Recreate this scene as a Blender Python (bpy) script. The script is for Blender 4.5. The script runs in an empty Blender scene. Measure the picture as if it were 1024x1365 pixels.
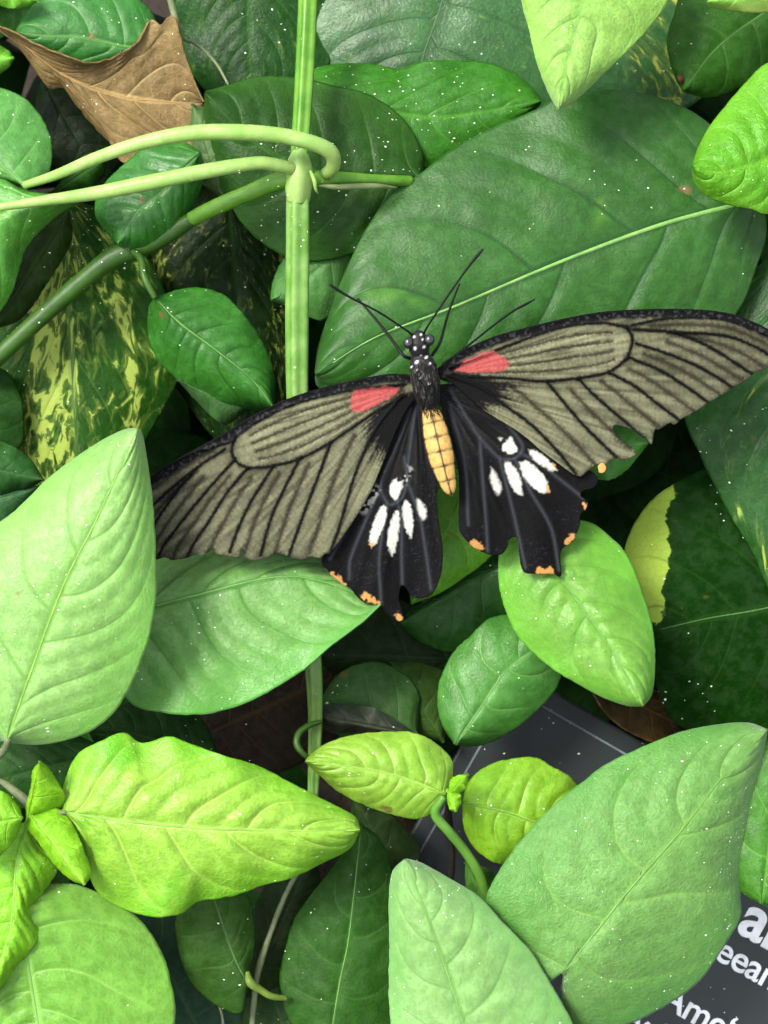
import bpy, math, random
import numpy as np
from mathutils import Vector, Matrix
from mathutils.geometry import delaunay_2d_cdt

SC = bpy.context.scene
COL = SC.collection
rng = np.random.default_rng(7)
random.seed(7)

# ---------------------------------------------------------------- camera frame (metres, true scale)
PITCH = math.radians(52)
DIST, WID = 0.40, 0.15                    # distance to the butterfly and width of the view there
F = np.array([0, math.cos(PITCH), -math.sin(PITCH)])
U = np.array([0, math.sin(PITCH), math.cos(PITCH)])
R = np.array([1.0, 0, 0])
TARGET = np.array([0, 0, 0.13])
CAM = TARGET - F * DIST

def P(px, py, d):
    """point in the place seen at a spot of the photograph, d millimetres behind the butterfly"""
    px = np.asarray(px, float); py = np.asarray(py, float); d = np.asarray(d, float)
    D = DIST + d / 1000.0
    k = WID / 1024 * D / DIST
    x = (px - 512) * k; y = (682.5 - py) * k
    return CAM + D[..., None] * F + x[..., None] * R + y[..., None] * U

def lin(c):
    out = []
    for v in c[:3]:
        v = v / 255.0
        out.append(v / 12.92 if v <= 0.04045 else ((v + 0.055) / 1.055) ** 2.4)
    return np.array(out)

K = 0.50
def col(c, k=1.0):
    v = lin(c) * K * k
    return (float(v[0]), float(v[1]), float(v[2]), 1.0)

# ---------------------------------------------------------------- curves and noise
def smooth(pts, per=14):
    p = np.array(pts, float)
    if len(p) < 3:
        t = np.linspace(0, 1, per * 2)[:, None]
        return p[0] * (1 - t) + p[-1] * t
    q = np.vstack([2 * p[0] - p[1], p, 2 * p[-1] - p[-2]])
    out = []
    for i in range(1, len(q) - 2):
        a, b, c, d = q[i - 1], q[i], q[i + 1], q[i + 2]
        t = np.linspace(0, 1, per, endpoint=False)[:, None]
        m1 = (c - a) * 0.5; m2 = (d - b) * 0.5
        ln = np.linalg.norm(c - b)
        for m in (m1, m2):
            n = np.linalg.norm(m)
            if n > ln * 1.1: m *= ln * 1.1 / n
        out.append((2*t**3-3*t**2+1)*b + (t**3-2*t**2+t)*m1 + (-2*t**3+3*t**2)*c + (t**3-t**2)*m2)
    out.append(p[-1][None])
    return np.vstack(out)

def resample(pts, n, ts=None, per=14):
    s = smooth(pts, per)
    L = np.concatenate([[0], np.cumsum(np.linalg.norm(np.diff(s, axis=0), axis=1))])
    L /= L[-1]
    t = np.linspace(0, 1, n) if ts is None else ts
    return np.stack([np.interp(t, L, s[:, k]) for k in range(s.shape[1])], 1)

_tab = rng.random((64, 256, 256))
def noise(x, y, seed=0):
    """smooth value noise 0..1"""
    x = np.asarray(x, float) + 1000.3; y = np.asarray(y, float) + 1000.7
    t = _tab[seed % 64]
    xi = np.floor(x).astype(int); yi = np.floor(y).astype(int)
    fx = x - xi; fy = y - yi
    fx = fx*fx*(3-2*fx); fy = fy*fy*(3-2*fy)
    g = lambda a, b: t[a % 256, b % 256]
    return (g(xi, yi)*(1-fx)*(1-fy) + g(xi+1, yi)*fx*(1-fy) + g(xi, yi+1)*(1-fx)*fy + g(xi+1, yi+1)*fx*fy)

def sstep(a, b, x):
    t = np.clip((x - a) / (b - a), 0, 1)
    return t*t*(3-2*t)

def seg_dist(X, Y, poly, closed=False):
    p = np.array(poly, float)
    if closed: p = np.vstack([p, p[0]])
    best = np.full(X.shape, 1e9)
    for a, b in zip(p[:-1], p[1:]):
        d = b - a; l2 = max(d @ d, 1e-9)
        t = np.clip(((X - a[0]) * d[0] + (Y - a[1]) * d[1]) / l2, 0, 1)
        best = np.minimum(best, np.hypot(X - a[0] - t * d[0], Y - a[1] - t * d[1]))
    return best

def inside(X, Y, poly):
    p = np.array(poly, float); r = np.zeros(X.shape, bool)
    j = len(p) - 1
    for i in range(len(p)):
        xi, yi = p[i]; xj, yj = p[j]
        if yi != yj:
            c = ((yi > Y) != (yj > Y)) & (X < (xj - xi) * (Y - yi) / (yj - yi) + xi)
            r ^= c
        j = i
    return r

def poly_mask(X, Y, poly, soft=1.5, inset=0.0):
    d = seg_dist(X, Y, poly, True)
    return sstep(-soft, soft, np.where(inside(X, Y, poly), d, -d) - inset)

# ---------------------------------------------------------------- objects
def tag(o, label=None, cat=None, group=None, kind=None):
    if label: o['label'] = label
    if cat: o['category'] = cat
    if group: o['group'] = group
    if kind: o['kind'] = kind
    return o

def empty(name, loc):
    o = bpy.data.objects.new(name, None); COL.objects.link(o)
    o.empty_display_size = 0.005
    o.location = loc
    return o

WORLD = {}
def mesh_obj(name, verts, faces, mats, parent=None, origin=None, uv=None, colors=None, fmat=None, thick=0.0, attr=None, smooth_on=True):
    """one mesh object; verts in world metres, stored about origin"""
    verts = np.asarray(verts, float)
    org = np.array(origin if origin is not None else verts.mean(0), float)
    me = bpy.data.meshes.new(name)
    me.from_pydata((verts - org).tolist(), [], [tuple(int(i) for i in f) for f in faces])
    if not isinstance(mats, (list, tuple)): mats = [mats]
    for m in mats: me.materials.append(m)
    if fmat is not None: me.polygons.foreach_set('material_index', np.asarray(fmat, dtype=np.int32))
    if uv:
        for nm, arr in uv.items():
            l = me.uv_layers.new(name=nm)
            l.data.foreach_set('uv', np.asarray(arr, dtype=np.float32).ravel())
    if colors is not None:
        a = me.color_attributes.new('tint', 'FLOAT_COLOR', 'POINT')
        c = np.ones((len(verts), 4), np.float32); c[:, :3] = colors
        a.data.foreach_set('color', c.ravel())
    if attr:
        for nm, arr in attr.items():
            a = me.attributes.new(nm, 'FLOAT', 'POINT')
            a.data.foreach_set('value', np.asarray(arr, dtype=np.float32))
    if smooth_on:
        me.polygons.foreach_set('use_smooth', np.ones(len(me.polygons), bool))
    me.update()
    o = bpy.data.objects.new(name, me); COL.objects.link(o)
    pw = WORLD.get(parent.name, np.zeros(3)) if parent else np.zeros(3)
    o.location = org - pw
    if parent: o.parent = parent
    WORLD[o.name] = org
    if thick:
        s = o.modifiers.new('thickness', 'SOLIDIFY'); s.thickness = thick; s.offset = -1
    return o

def root_empty(name, loc):
    o = empty(name, loc); WORLD[o.name] = np.array(loc, float)
    return o

def tube_geo(pts, radii, sides=12, ribs=0, rib_amp=0.0, cap=True):
    p = np.array(pts, float); n = len(p)
    r = np.array(radii, float)
    tan = np.gradient(p, axis=0); tan /= np.linalg.norm(tan, axis=1)[:, None] + 1e-12
    ref = -F
    V = []; 
    for i in range(n):
        a = np.cross(tan[i], ref); 
        if np.linalg.norm(a) < 1e-6: a = np.cross(tan[i], U)
        a /= np.linalg.norm(a); b = np.cross(a, tan[i])
        th = np.linspace(0, 2*np.pi, sides, endpoint=False)
        rr = r[i] * (1 + rib_amp * np.cos(ribs * th))
        V.append(p[i] + (np.cos(th) * rr)[:, None] * a + (np.sin(th) * rr)[:, None] * b)
    V = np.vstack(V); Fc = []
    for i in range(n - 1):
        for j in range(sides):
            k = (j + 1) % sides
            Fc.append((i*sides+j, (i+1)*sides+j, (i+1)*sides+k, i*sides+k))
    if cap:
        Fc.append(tuple(range(sides)))
        Fc.append(tuple((n-1)*sides + j for j in reversed(range(sides))))
    return V, Fc

def tube(name, pts, mat, parent=None, n=40, sides=14, ribs=0, rib_amp=0.0, wob=0.0):
    """pts: list of (px, py, depth mm, radius in photo pixels)"""
    q = resample([list(p) for p in pts], n)
    w = P(q[:, 0], q[:, 1], q[:, 2])
    rad = q[:, 3] * WID / 1024 * (DIST + q[:, 2] / 1000) / DIST
    if wob:
        rad = rad * (1 + wob * (noise(np.arange(n) * 0.35, pts[0][0]) - 0.5))
    V, Fc = tube_geo(w, rad, sides, ribs, rib_amp)
    return mesh_obj(name, V, Fc, mat, parent, origin=w[0])

# ---------------------------------------------------------------- materials
class N:
    def __init__(s, mat):
        mat.use_nodes = True
        s.t = mat.node_tree; s.t.nodes.clear()
    def n(s, typ, **kw):
        nd = s.t.nodes.new(typ)
        for k, v in kw.items(): setattr(nd, k, v)
        return nd
    def l(s, a, b): s.t.links.new(a, b)
    def put(s, sock, v):
        if isinstance(v, bpy.types.NodeSocket): s.l(v, sock)
        else: sock.default_value = v
    def m(s, op, a, b=None, c=None, clamp=False):
        nd = s.n('ShaderNodeMath', operation=op, use_clamp=clamp)
        s.put(nd.inputs[0], a)
        if b is not None: s.put(nd.inputs[1], b)
        if c is not None: s.put(nd.inputs[2], c)
        return nd.outputs[0]
    def ss(s, x, a, b, lo=0.0, hi=1.0):
        nd = s.n('ShaderNodeMapRange', interpolation_type='SMOOTHSTEP')
        s.put(nd.inputs[0], x); nd.inputs[1].default_value = a; nd.inputs[2].default_value = b
        nd.inputs[3].default_value = lo; nd.inputs[4].default_value = hi
        return nd.outputs[0]
    def mix(s, f, a, b, blend='MIX'):
        nd = s.n('ShaderNodeMix', data_type='RGBA', blend_type=blend)
        s.put(nd.inputs[0], f); s.put(nd.inputs[6], a); s.put(nd.inputs[7], b)
        return nd.outputs[2]
    def noise(s, vec, scale, detail=3.0, rough=0.5, dim='3D', dist=0.0):
        nd = s.n('ShaderNodeTexNoise', noise_dimensions=dim)
        if vec is not None: s.l(vec, nd.inputs['Vector'])
        nd.inputs['Scale'].default_value = scale; nd.inputs['Detail'].default_value = detail
        nd.inputs['Roughness'].default_value = rough; nd.inputs['Distortion'].default_value = dist
        return nd.outputs[0]
    def xyz(s, x, y, z=0.0):
        nd = s.n('ShaderNodeCombineXYZ')
        s.put(nd.inputs[0], x); s.put(nd.inputs[1], y); s.put(nd.inputs[2], z)
        return nd.outputs[0]

def specks(g, vec, amount, seed):
    """pale dust grains: voronoi dots, patchy"""
    masks = None
    wn = g.n('ShaderNodeTexNoise'); g.l(vec, wn.inputs['Vector']); wn.inputs['Scale'].default_value = 900; wn.inputs['Detail'].default_value = 1
    dv = g.n('ShaderNodeVectorMath', operation='MULTIPLY_ADD'); g.l(wn.outputs['Color'], dv.inputs[0]); dv.inputs[1].default_value = (0.0005,) * 3; g.l(vec, dv.inputs[2])
    st = g.n('ShaderNodeMapping'); g.l(dv.outputs[0], st.inputs[0]); st.inputs[2].default_value = (0, 0.3, 0.5); st.inputs[3].default_value = (0.72, 1.1, 1.0)
    vec0, vec = vec, st.outputs[0]
    for (scale, r0, keep) in ((360, 0.050, 0.18), (620, 0.060, 0.26), (950, 0.074, 0.26)):
        v = g.n('ShaderNodeTexVoronoi', feature='F1')
        g.l(vec, v.inputs['Vector']); v.inputs['Scale'].default_value = scale
        sep = g.n('ShaderNodeSeparateColor'); g.l(v.outputs['Color'], sep.inputs[0])
        size = g.m('MULTIPLY_ADD', sep.outputs[1], r0 * 0.9, r0 * 0.85)
        dot = g.m('LESS_THAN', v.outputs['Distance'], size)
        patch = g.ss(g.noise(vec, 38, 1.0), 0.42, 0.68, 0.12, 2.0)
        on = g.m('LESS_THAN', sep.outputs[0], g.m('MULTIPLY', patch, keep * amount))
        mk = g.m('MULTIPLY', dot, on)
        masks = mk if masks is None else g.m('MAXIMUM', masks, mk)
    return masks

DUST = (0.80, 0.82, 0.74, 1)
def leaf_mat(name, c1, c2=None, vein=None, vs=0.5, vw=0.055, mw=0.05, speck=1.0, rough=0.42, spec=0.5, vari=None, vth=0.6, vsc=(2.2, 5.0), vskew=0.0,
             trans=0.18, bump=0.5, edge=None, blotch=None, bl=0.62, sheen=0.0, coat=0.0):
    mat = bpy.data.materials.new(name); g = N(mat)
    seed = random.random() * 10
    c2 = c2 or tuple(v * 0.72 for v in c1[:3]) + (1,)
    tc = g.n('ShaderNodeTexCoord')
    mp = g.n('ShaderNodeMapping'); g.l(tc.outputs['Object'], mp.inputs[0]); mp.inputs[1].default_value = (seed, seed * 1.7, -seed)
    vec = mp.outputs[0]
    uv = g.n('ShaderNodeUVMap', uv_map='veins'); su = g.n('ShaderNodeSeparateXYZ'); g.l(uv.outputs[0], su.inputs[0])
    w, uu = su.outputs[0], su.outputs[1]
    au = g.m('ABSOLUTE', uu)
    dist = g.m('PINGPONG', w, 0.5)
    vm = g.m('MULTIPLY', g.ss(dist, 0.0, vw, 1.0, 0.0), g.ss(au, 0.35, 1.0, 1.0, 0.15))
    # fine net of small veins
    net = g.n('ShaderNodeTexVoronoi', feature='DISTANCE_TO_EDGE'); g.l(g.xyz(g.m('MULTIPLY', w, 5.0), g.m('MULTIPLY', uu, 15.0), seed), net.inputs['Vector'])
    net.inputs['Scale'].default_value = 1.0
    netm = g.ss(net.outputs[0], 0.0, 0.075, 1.0, 0.0)
    mid = g.ss(au, mw * 0.4, mw, 1.0, 0.0)
    n1 = g.noise(vec, 55, 4.0, 0.6); n2 = g.noise(vec, 420, 3.0, 0.6); n3 = g.noise(vec, 1500, 2.0, 0.6)
    base = g.mix(g.ss(n1, 0.32, 0.68), c1, c2)
    base = g.mix(g.m('MULTIPLY', g.ss(n2, 0.35, 0.7), 0.30), base, tuple(v * 0.58 for v in c1[:3]) + (1,))
    base = g.mix(g.m('MULTIPLY', g.ss(n3, 0.45, 0.68), 0.46), base, tuple(v * 0.6 for v in c1[:3]) + (1,))
    base = g.mix(g.m('MULTIPLY', g.ss(n2, 0.60, 0.35), 0.22), base, tuple(min(1, v * 1.45 + 0.015) for v in c1[:3]) + (1,))
    if blotch is not None:
        base = g.mix(g.ss(g.noise(vec, 70, 2.0, 0.55), bl, bl + 0.12), base, blotch)
    if edge is not None:
        aun = g.m('ADD', au, g.m('MULTIPLY', g.m('SUBTRACT', n1, 0.5), 0.5))
        base = g.mix(g.ss(aun, 0.40, 1.05, 0.0, 0.6), base, edge)
        base = g.mix(g.ss(aun, 0.93, 1.03, 0.0, 0.7), base, edge)
    if vari is not None:
        at = g.n('ShaderNodeAttribute', attribute_name='vari')
        vn = g.noise(g.xyz(g.m('MULTIPLY', g.m('MULTIPLY_ADD', au, vskew, w), vsc[0]), g.m('MULTIPLY', uu, vsc[1]), seed), 1.0, 4.0, 0.58, dist=0.8)
        vv = g.m('ADD', vn, at.outputs['Fac'])
        vmask = g.ss(vv, vth, vth + 0.07)
        half = g.ss(vv, vth - 0.12, vth)
        base = g.mix(g.m('MULTIPLY', half, 0.35), base, tuple(0.5 * (a + b) for a, b in zip(c1[:3], vari[:3])) + (1,))
        base = g.mix(vmask, base, vari)
    vc = vein or tuple(min(1, v * 1.7) for v in c1[:3]) + (1,)
    base = g.mix(g.m('MULTIPLY', netm, vs * 0.42), base, vc)
    base = g.mix(g.m('MULTIPLY', vm, min(1.0, vs * 1.4)), base, vc)
    base = g.mix(g.m('MULTIPLY', mid, min(1, vs * 1.5)), base, vc)
    bls = g.ss(g.noise(vec, 150, 1.5, 0.5), 0.755, 0.80)
    base = g.mix(g.m('MULTIPLY', bls, 0.8), base, (0.10, 0.065, 0.02, 1))
    if speck > 0:
        sk = specks(g, vec, speck, seed)
        colr = g.mix(g.m('MULTIPLY', sk, 0.75), base, DUST)
    else:
        sk, colr = 0.0, base
    h = g.m('ADD', g.m('MULTIPLY', n2, 0.6), g.m('MULTIPLY', n3, 0.8))
    h = g.m('SUBTRACT', h, g.m('MULTIPLY', netm, 0.10))
    h = g.m('SUBTRACT', h, g.m('MULTIPLY', vm, 0.5))
    bp = g.n('ShaderNodeBump'); bp.inputs['Strength'].default_value = bump * 0.75; bp.inputs['Distance'].default_value = 0.00045
    g.l(h, bp.inputs['Height'])
    pb = g.n('ShaderNodeBsdfPrincipled')
    g.l(colr, pb.inputs['Base Color'])
    g.put(pb.inputs['Roughness'], g.m('ADD', g.m('MULTIPLY_ADD', n2, 0.16, rough - 0.08), g.m('MULTIPLY', sk, 0.4) if speck > 0 else 0.0))
    lum = 0.2 * c1[0] + 0.7 * c1[1] + 0.1 * c1[2]
    pb.inputs['Specular IOR Level'].default_value = spec * (0.22 if lum < 0.06 else 0.42)
    pb.inputs['Sheen Weight'].default_value = sheen * 0.5; pb.inputs['Sheen Roughness'].default_value = 0.5
    pb.inputs['Coat Weight'].default_value = coat; pb.inputs['Coat Roughness'].default_value = 0.3
    g.l(bp.outputs[0], pb.inputs['Normal'])
    out = g.n('ShaderNodeOutputMaterial')
    if trans > 0:
        tr = g.n('ShaderNodeBsdfTranslucent'); g.l(g.mix(0.5, colr, (c1[0] * 1.6, c1[1] * 1.5, c1[2] * 0.5, 1)), tr.inputs[0])
        mx = g.n('ShaderNodeMixShader'); mx.inputs[0].default_value = trans
        g.l(pb.outputs[0], mx.inputs[1]); g.l(tr.outputs[0], mx.inputs[2]); g.l(mx.outputs[0], out.inputs[0])
    else:
        g.l(pb.outputs[0], out.inputs[0])
    return mat

def plain_mat(name, c1, c2=None, scale=200, rough=0.5, spec=0.25, bump=0.3, speck=0.0, stretch=(1, 1, 1), dist=0.0004):
    mat = bpy.data.materials.new(name); g = N(mat)
    tc = g.n('ShaderNodeTexCoord'); mp = g.n('ShaderNodeMapping'); g.l(tc.outputs['Object'], mp.inputs[0]); mp.inputs[3].default_value = stretch
    vec = mp.outputs[0]
    n1 = g.noise(vec, scale, 4.0, 0.6); n2 = g.noise(vec, scale * 6, 3.0, 0.6)
    c2 = c2 or tuple(v * 0.65 for v in c1[:3]) + (1,)
    c = g.mix(g.ss(n1, 0.3, 0.7), c1, c2)
    c = g.mix(g.m('MULTIPLY', n2, 0.25), c, tuple(v * 0.5 for v in c1[:3]) + (1,))
    if speck: c = g.mix(specks(g, tc.outputs['Object'], speck, 0), c, DUST)
    bp = g.n('ShaderNodeBump'); bp.inputs['Strength'].default_value = bump; bp.inputs['Distance'].default_value = dist
    g.l(g.m('ADD', n1, g.m('MULTIPLY', n2, 0.5)), bp.inputs['Height'])
    pb = g.n('ShaderNodeBsdfPrincipled'); g.l(c, pb.inputs['Base Color'])
    pb.inputs['Roughness'].default_value = rough; pb.inputs['Specular IOR Level'].default_value = spec
    g.l(bp.outputs[0], pb.inputs['Normal'])
    out = g.n('ShaderNodeOutputMaterial'); g.l(pb.outputs[0], out.inputs[0])
    return mat

def tint_mat(name, rough=0.6, spec=0.3, bump=0.3, scale=2500, sheen=0.0):
    mat = bpy.data.materials.new(name); g = N(mat)
    at = g.n('ShaderNodeAttribute', attribute_name='tint')
    tc = g.n('ShaderNodeTexCoord'); n1 = g.noise(tc.outputs['Object'], scale, 3.0, 0.6)
    c = g.mix(g.m('MULTIPLY', n1, 0.35), at.outputs['Color'], (0, 0, 0, 1))
    bp = g.n('ShaderNodeBump'); bp.inputs['Strength'].default_value = bump; bp.inputs['Distance'].default_value = 0.0002
    g.l(n1, bp.inputs['Height'])
    pb = g.n('ShaderNodeBsdfPrincipled'); g.l(c, pb.inputs['Base Color'])
    pb.inputs['Roughness'].default_value = rough; pb.inputs['Specular IOR Level'].default_value = spec
    pb.inputs['Sheen Weight'].default_value = sheen
    g.l(bp.outputs[0], pb.inputs['Normal'])
    out = g.n('ShaderNodeOutputMaterial'); g.l(pb.outputs[0], out.inputs[0])
    return mat

# ---------------------------------------------------------------- leaves
def leaf(name, base, tip, A, B, mid=(), d=(0, 0), e=(3, 3), arch=0.0, nv=6, vc=0.20, vp=1.4, groove=0.35, quilt=0.5, rib=0.5, wave=1.0, wf=7.0,
         mat=None, parent=None, res=(110, 34), midrib=None, mr=3.0, vari=None, jag=0.7, fold=1.0, thick=0.00035, curl=0.0, fn=None):
    """a leaf blade: midrib base > tip, margins A and B (photo outline), own depth, fold, veins and thickness.
    d: depth of base and tip (mm); e: how far each margin falls behind the midrib (mm); arch: bend along the midrib"""
    nt, ns = res
    sd = int(abs(base[0] * 3 + tip[1] * 7)) % 64
    ts = np.linspace(0.0, 1.0, nt); ts = 0.004 + 0.992 * (0.5 - 0.5 * np.cos(np.pi * ts) * 0.35 - 0.5 * (1 - 2 * ts) * 0.65)
    M = resample([base, *mid, tip], nt, ts)
    EA = resample([base, *A, tip], nt, ts); EB = resample([base, *B, tip], nt, ts)
    if jag:
        for E, q in ((EA, 0), (EB, 9)):
            tn = np.gradient(E, axis=0); tn /= np.linalg.norm(tn, axis=1)[:, None] + 1e-9
            nn = np.stack([-tn[:, 1], tn[:, 0]], 1)
            E += nn * (jag * 2 * (noise(ts * 45, q, sd) - 0.5) + jag * 1.5 * (noise(ts * 110, q, sd + 1) - 0.5))[:, None] * np.sin(np.pi * ts)[:, None]
    ss = np.linspace(-1, 1, 2 * ns + 1)
    ss = np.sign(ss) * np.abs(ss) ** 0.92
    S, T = np.meshgrid(ss, ts)
    a = np.abs(S)[..., None]
    XY = np.where(S[..., None] < 0, M[:, None] * (1 - a) + EA[:, None] * a, M[:, None] * (1 - a) + EB[:, None] * a)
    X, Y = XY[..., 0], XY[..., 1]
    length = np.linalg.norm(np.diff(M, axis=0), axis=1).sum()
    au = np.abs(S)
    jit = 0.05 * (noise(T * 5, S * 1.5, sd + 2) - 0.5) + 0.16 * (noise(T * 3.2, np.sign(S) * 3.0 + S * 0.8, sd + 6) - 0.5)
    quilt = quilt * (0.35 + 1.3 * noise(T * 4.5, S * 2.2, sd + 7))
    wA = nv * (T - vc * au ** vp + jit) + 100
    wB = wA + 0.45
    Wv = np.where(S < 0, wA, wB)
    dist = np.abs(Wv - np.round(Wv))
    fade = np.clip(au * 6, 0, 1) * (1 - au ** 3) * np.sin(np.pi * np.clip(T, 0, 1)) ** 0.4
    mm = length * WID / 1024 * 1000
    gap = mm / nv
    groove *= 0.42; quilt *= 0.40; rib *= 0.8
    hgt = -groove * np.exp(-(dist / 0.10) ** 2) * fade * min(1.0, gap / 9)
    hgt += quilt * np.sin(np.pi * np.clip(dist * 2, 0, 1)) ** 0.6 * fade * min(1.0, gap / 9)
    hgt += -rib * np.exp(-(au / 0.07) ** 2) * (1 - T)
    hgt += 0.55 * (noise(X / 55, Y / 55, sd + 5) - 0.5) + 0.22 * (noise(X / 23, Y / 23, sd + 3) - 0.5) + 0.08 * (noise(X / 9, Y / 9, sd + 4) - 0.5)
    wv = wave * (np.sin(T * wf * 2.1 + S * 1.3 + sd) + 0.7 * np.sin(T * wf * 3.7 + sd * 2.0)) * au ** 2.2 * 0.6
    dep = d[0] + (d[1] - d[0]) * T + arch * 4 * T * (1 - T) + np.where(S < 0, e[0], e[1]) * au ** (1.0 + fold) + curl * T ** 3
    dep = dep - hgt + wv * np.sin(np.pi * T)
    if fn is not None: dep = dep + fn(X, Y, S, T)
    V = P(X, Y, dep).reshape(-1, 3)
    nc = 2 * ns + 1
    idx = np.arange(nt * nc).reshape(nt, nc)
    q = np.stack([idx[:-1, :-1], idx[:-1, 1:], idx[1:, 1:], idx[1:, :-1]], -1)
    uvL = {}
    uq = np.stack([Wv, S], -1)
    left = (np.arange(nc - 1) < ns)[None, :] & np.ones((nt - 1, 1), bool)
    def corner(i, j):
        s_ = S[i, j]; 
        w_ = np.where(left, wA[i, j], wB[i, j])
        return np.stack([w_, s_], -1)
    sl0, sl1 = slice(0, -1), slice(1, None)
    cs = [corner(sl0, sl0), corner(sl0, sl1), corner(sl1, sl1), corner(sl1, sl0)]
    # face the camera
    v0, v1, v3 = V[q[nt//2, ns//2, 0]], V[q[nt//2, ns//2, 1]], V[q[nt//2, ns//2, 3]]
    if np.dot(np.cross(v1 - v0, v3 - v0), -F) < 0:
        q = q[..., ::-1]; cs = cs[::-1]
    uvv = np.stack(cs, 2).reshape(-1, 2)
    att = {}
    if vari is not None:
        att['vari'] = np.asarray(vari(X, Y)).reshape(-1) if callable(vari) else np.full(X.size, float(vari))
    o = mesh_obj(name, V, q.reshape(-1, 4), mat, parent, origin=P(base[0], base[1], d[0]), uv={'veins': uvv}, thick=thick, attr=att)
    if midrib is not None:
        kk = slice(2, int(nt * 0.94))
        pts = np.stack([X[kk, ns], Y[kk, ns]], 1); dd = dep[kk, ns] + 0.45 * (mr * 0.62 * (1 - ts[kk]) ** 0.8 + 0.5) * WID / 1024 * 1000
        w = P(pts[:, 0], pts[:, 1], dd)
        rr = (mr * 0.62 * (1 - ts[kk]) ** 0.8 + 0.5) * WID / 1024
        Vt, Ft = tube_geo(w, rr, 8)
        mesh_obj('midrib', Vt, Ft, midrib, o, origin=w[0])
    return o
# ---------------------------------------------------------------- plant materials
def warm(c, k):
    r, g_, b, a = col(c, k)
    return (r * 1.12, g_ * 1.02, b * 0.76, a)
def LM(name, c, k=1.0, c2=None, vein=None, **kw):
    return leaf_mat(name, warm(c, k), warm(c2, k) if c2 else None, warm(vein, k) if vein else None, **kw)

RIB_PALE = plain_mat('pale_midrib', col((132, 188, 92)), rough=0.5)
RIB_LIME = plain_mat('lime_midrib', col((150, 205, 84)), rough=0.5)
RIB_DARK = plain_mat('dark_midrib', col((75, 120, 60)), rough=0.5)
RIB_GREEN = plain_mat('green_midrib', col((104, 160, 70)), rough=0.5)
RIB_BROWN = plain_mat('brown_midrib', col((185, 145, 85)), rough=0.6)
STEM = plain_mat('green_stem', col((112, 166, 52)), col((80, 138, 34)), rough=0.42, speck=0.8)
STEM_PALE = plain_mat('pale_stem', col((170, 205, 115)), col((140, 185, 85)), rough=0.45, speck=0.3)
STEM_OLIVE = plain_mat('olive_stem', col((62, 104, 26)), col((44, 82, 18)), rough=0.45, speck=0.6)
STEM_GREY = plain_mat('grey_stalk', col((140, 150, 110)), col((95, 110, 70)), rough=0.6)
STEM_DARK = plain_mat('dark_stalk', col((55, 50, 35)), col((35, 32, 24)), rough=0.7, speck=0.5)

def thing(o, label, cat='leaf', group=None):
    return tag(o, label, cat, group)

G_GREEN = 'broad green leaves around the butterfly'
G_VARI = 'cream speckled dark leaves behind the butterfly'
G_DARK = 'shaded dark leaves deep in the foliage'
G_DEAD = 'dead brown leaves'

# ---------------------------------------------------------------- the climbing plant with the node
vine = root_empty('climbing_plant', P(400, 900, 14))
thing(vine, 'climbing plant with upright ridged green stem, swollen node and arching pale leaf stalks', 'plant')
tube('stem', [(414, -60, 12, 12), (409, 60, 10, 12), (404, 150, 7, 11.5), (400, 205, 6, 11), (399, 236, 6, 11), ], STEM, vine, n=60, sides=32, ribs=5, rib_amp=0.16)
STEM_LOW = plain_mat('grooved_stem', col((136, 180, 92)), col((92, 146, 48)), rough=0.4, speck=0.8)
low = tube('stem', [(399, 236, 6, 12), (398, 262, 6, 14.5), (398, 330, 7, 15), (397, 430, 9, 15), (398, 540, 11, 14), (405, 700, 16, 12), (418, 880, 18, 11), (421, 960, 20, 9), (418, 1060, 26, 7)],
     STEM_LOW, vine, n=120, sides=32, ribs=5, rib_amp=0.13)
tag(low, 'pale grooved lower stem below the node')
tube('node', [(400, 203, 6, 10), (399, 216, 5, 15), (399, 232, 4.5, 18), (398, 250, 5, 17), (398, 268, 6, 14.5)], STEM_PALE, vine, n=24, sides=28, ribs=4, rib_amp=0.06)
tube('stipule', [(414, 228, 2.5, 2), (419, 240, 1.5, 3), (421, 252, 2, 2), (424, 258, 3, .8)], STEM_PALE, vine, n=12)
pu = tube('leaf_stalk', [(434, 232, 5, 8), (444, 222, 2, 9), (441, 203, -1, 10), (415, 190, -3, 10), (370, 180, -4, 10), (310, 176, -5, 10.5), (250, 178, -5, 10), (190, 190, -4, 9), (130, 210, -2, 8), (75, 233, 1, 6.5), (32, 247, 4, 5)],
     STEM_PALE, vine, n=90, sides=18, ribs=2, rib_amp=0.06)
tag(pu, 'upper arching leaf stalk hooking over the stem')
pl = tube('leaf_stalk', [(392, 226, 3, 8), (374, 221, 1, 8.5), (345, 217, -1, 8.5), (285, 226, -2, 9.5), (200, 243, -1.5, 10), (130, 257, 0, 9), (68, 266, 0, 7), (0, 276, 0, 5)], STEM_PALE, vine, n=80, sides=18, ribs=2, rib_amp=0.06)
tag(pl, 'lower straight leaf stalk running into a leaf')
tube('branch', [(408, 240, 5, 9), (425, 237, 6, 10), (460, 238, 8, 9), (500, 240, 11, 8), (548, 241, 16, 7)], STEM, vine, n=40, sides=16)
tube('bract', [(424, 247, 6, 2), (450, 249, 6, 4), (500, 248, 9, 4), (530, 250, 13, 1)], plain_mat('grey_bract', col((130, 150, 95))), vine, n=20)
br = tube('branch', [(392, 236, 5, 12), (365, 243, 6, 12), (330, 258, 8, 11), (290, 275, 10, 11), (255, 292, 13, 10)], STEM, vine, n=50, sides=18)
br2 = tube('branch', [(258, 291, 13, 10), (205, 322, 15, 13), (160, 339, 16, 16), (130, 358, 16, 13), (60, 418, 18, 12), (-20, 492, 20, 12), (-90, 560, 24, 12)], STEM_OLIVE, vine, n=70, sides=18)
tag(br2, 'olive brown end of the side branch')
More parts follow.
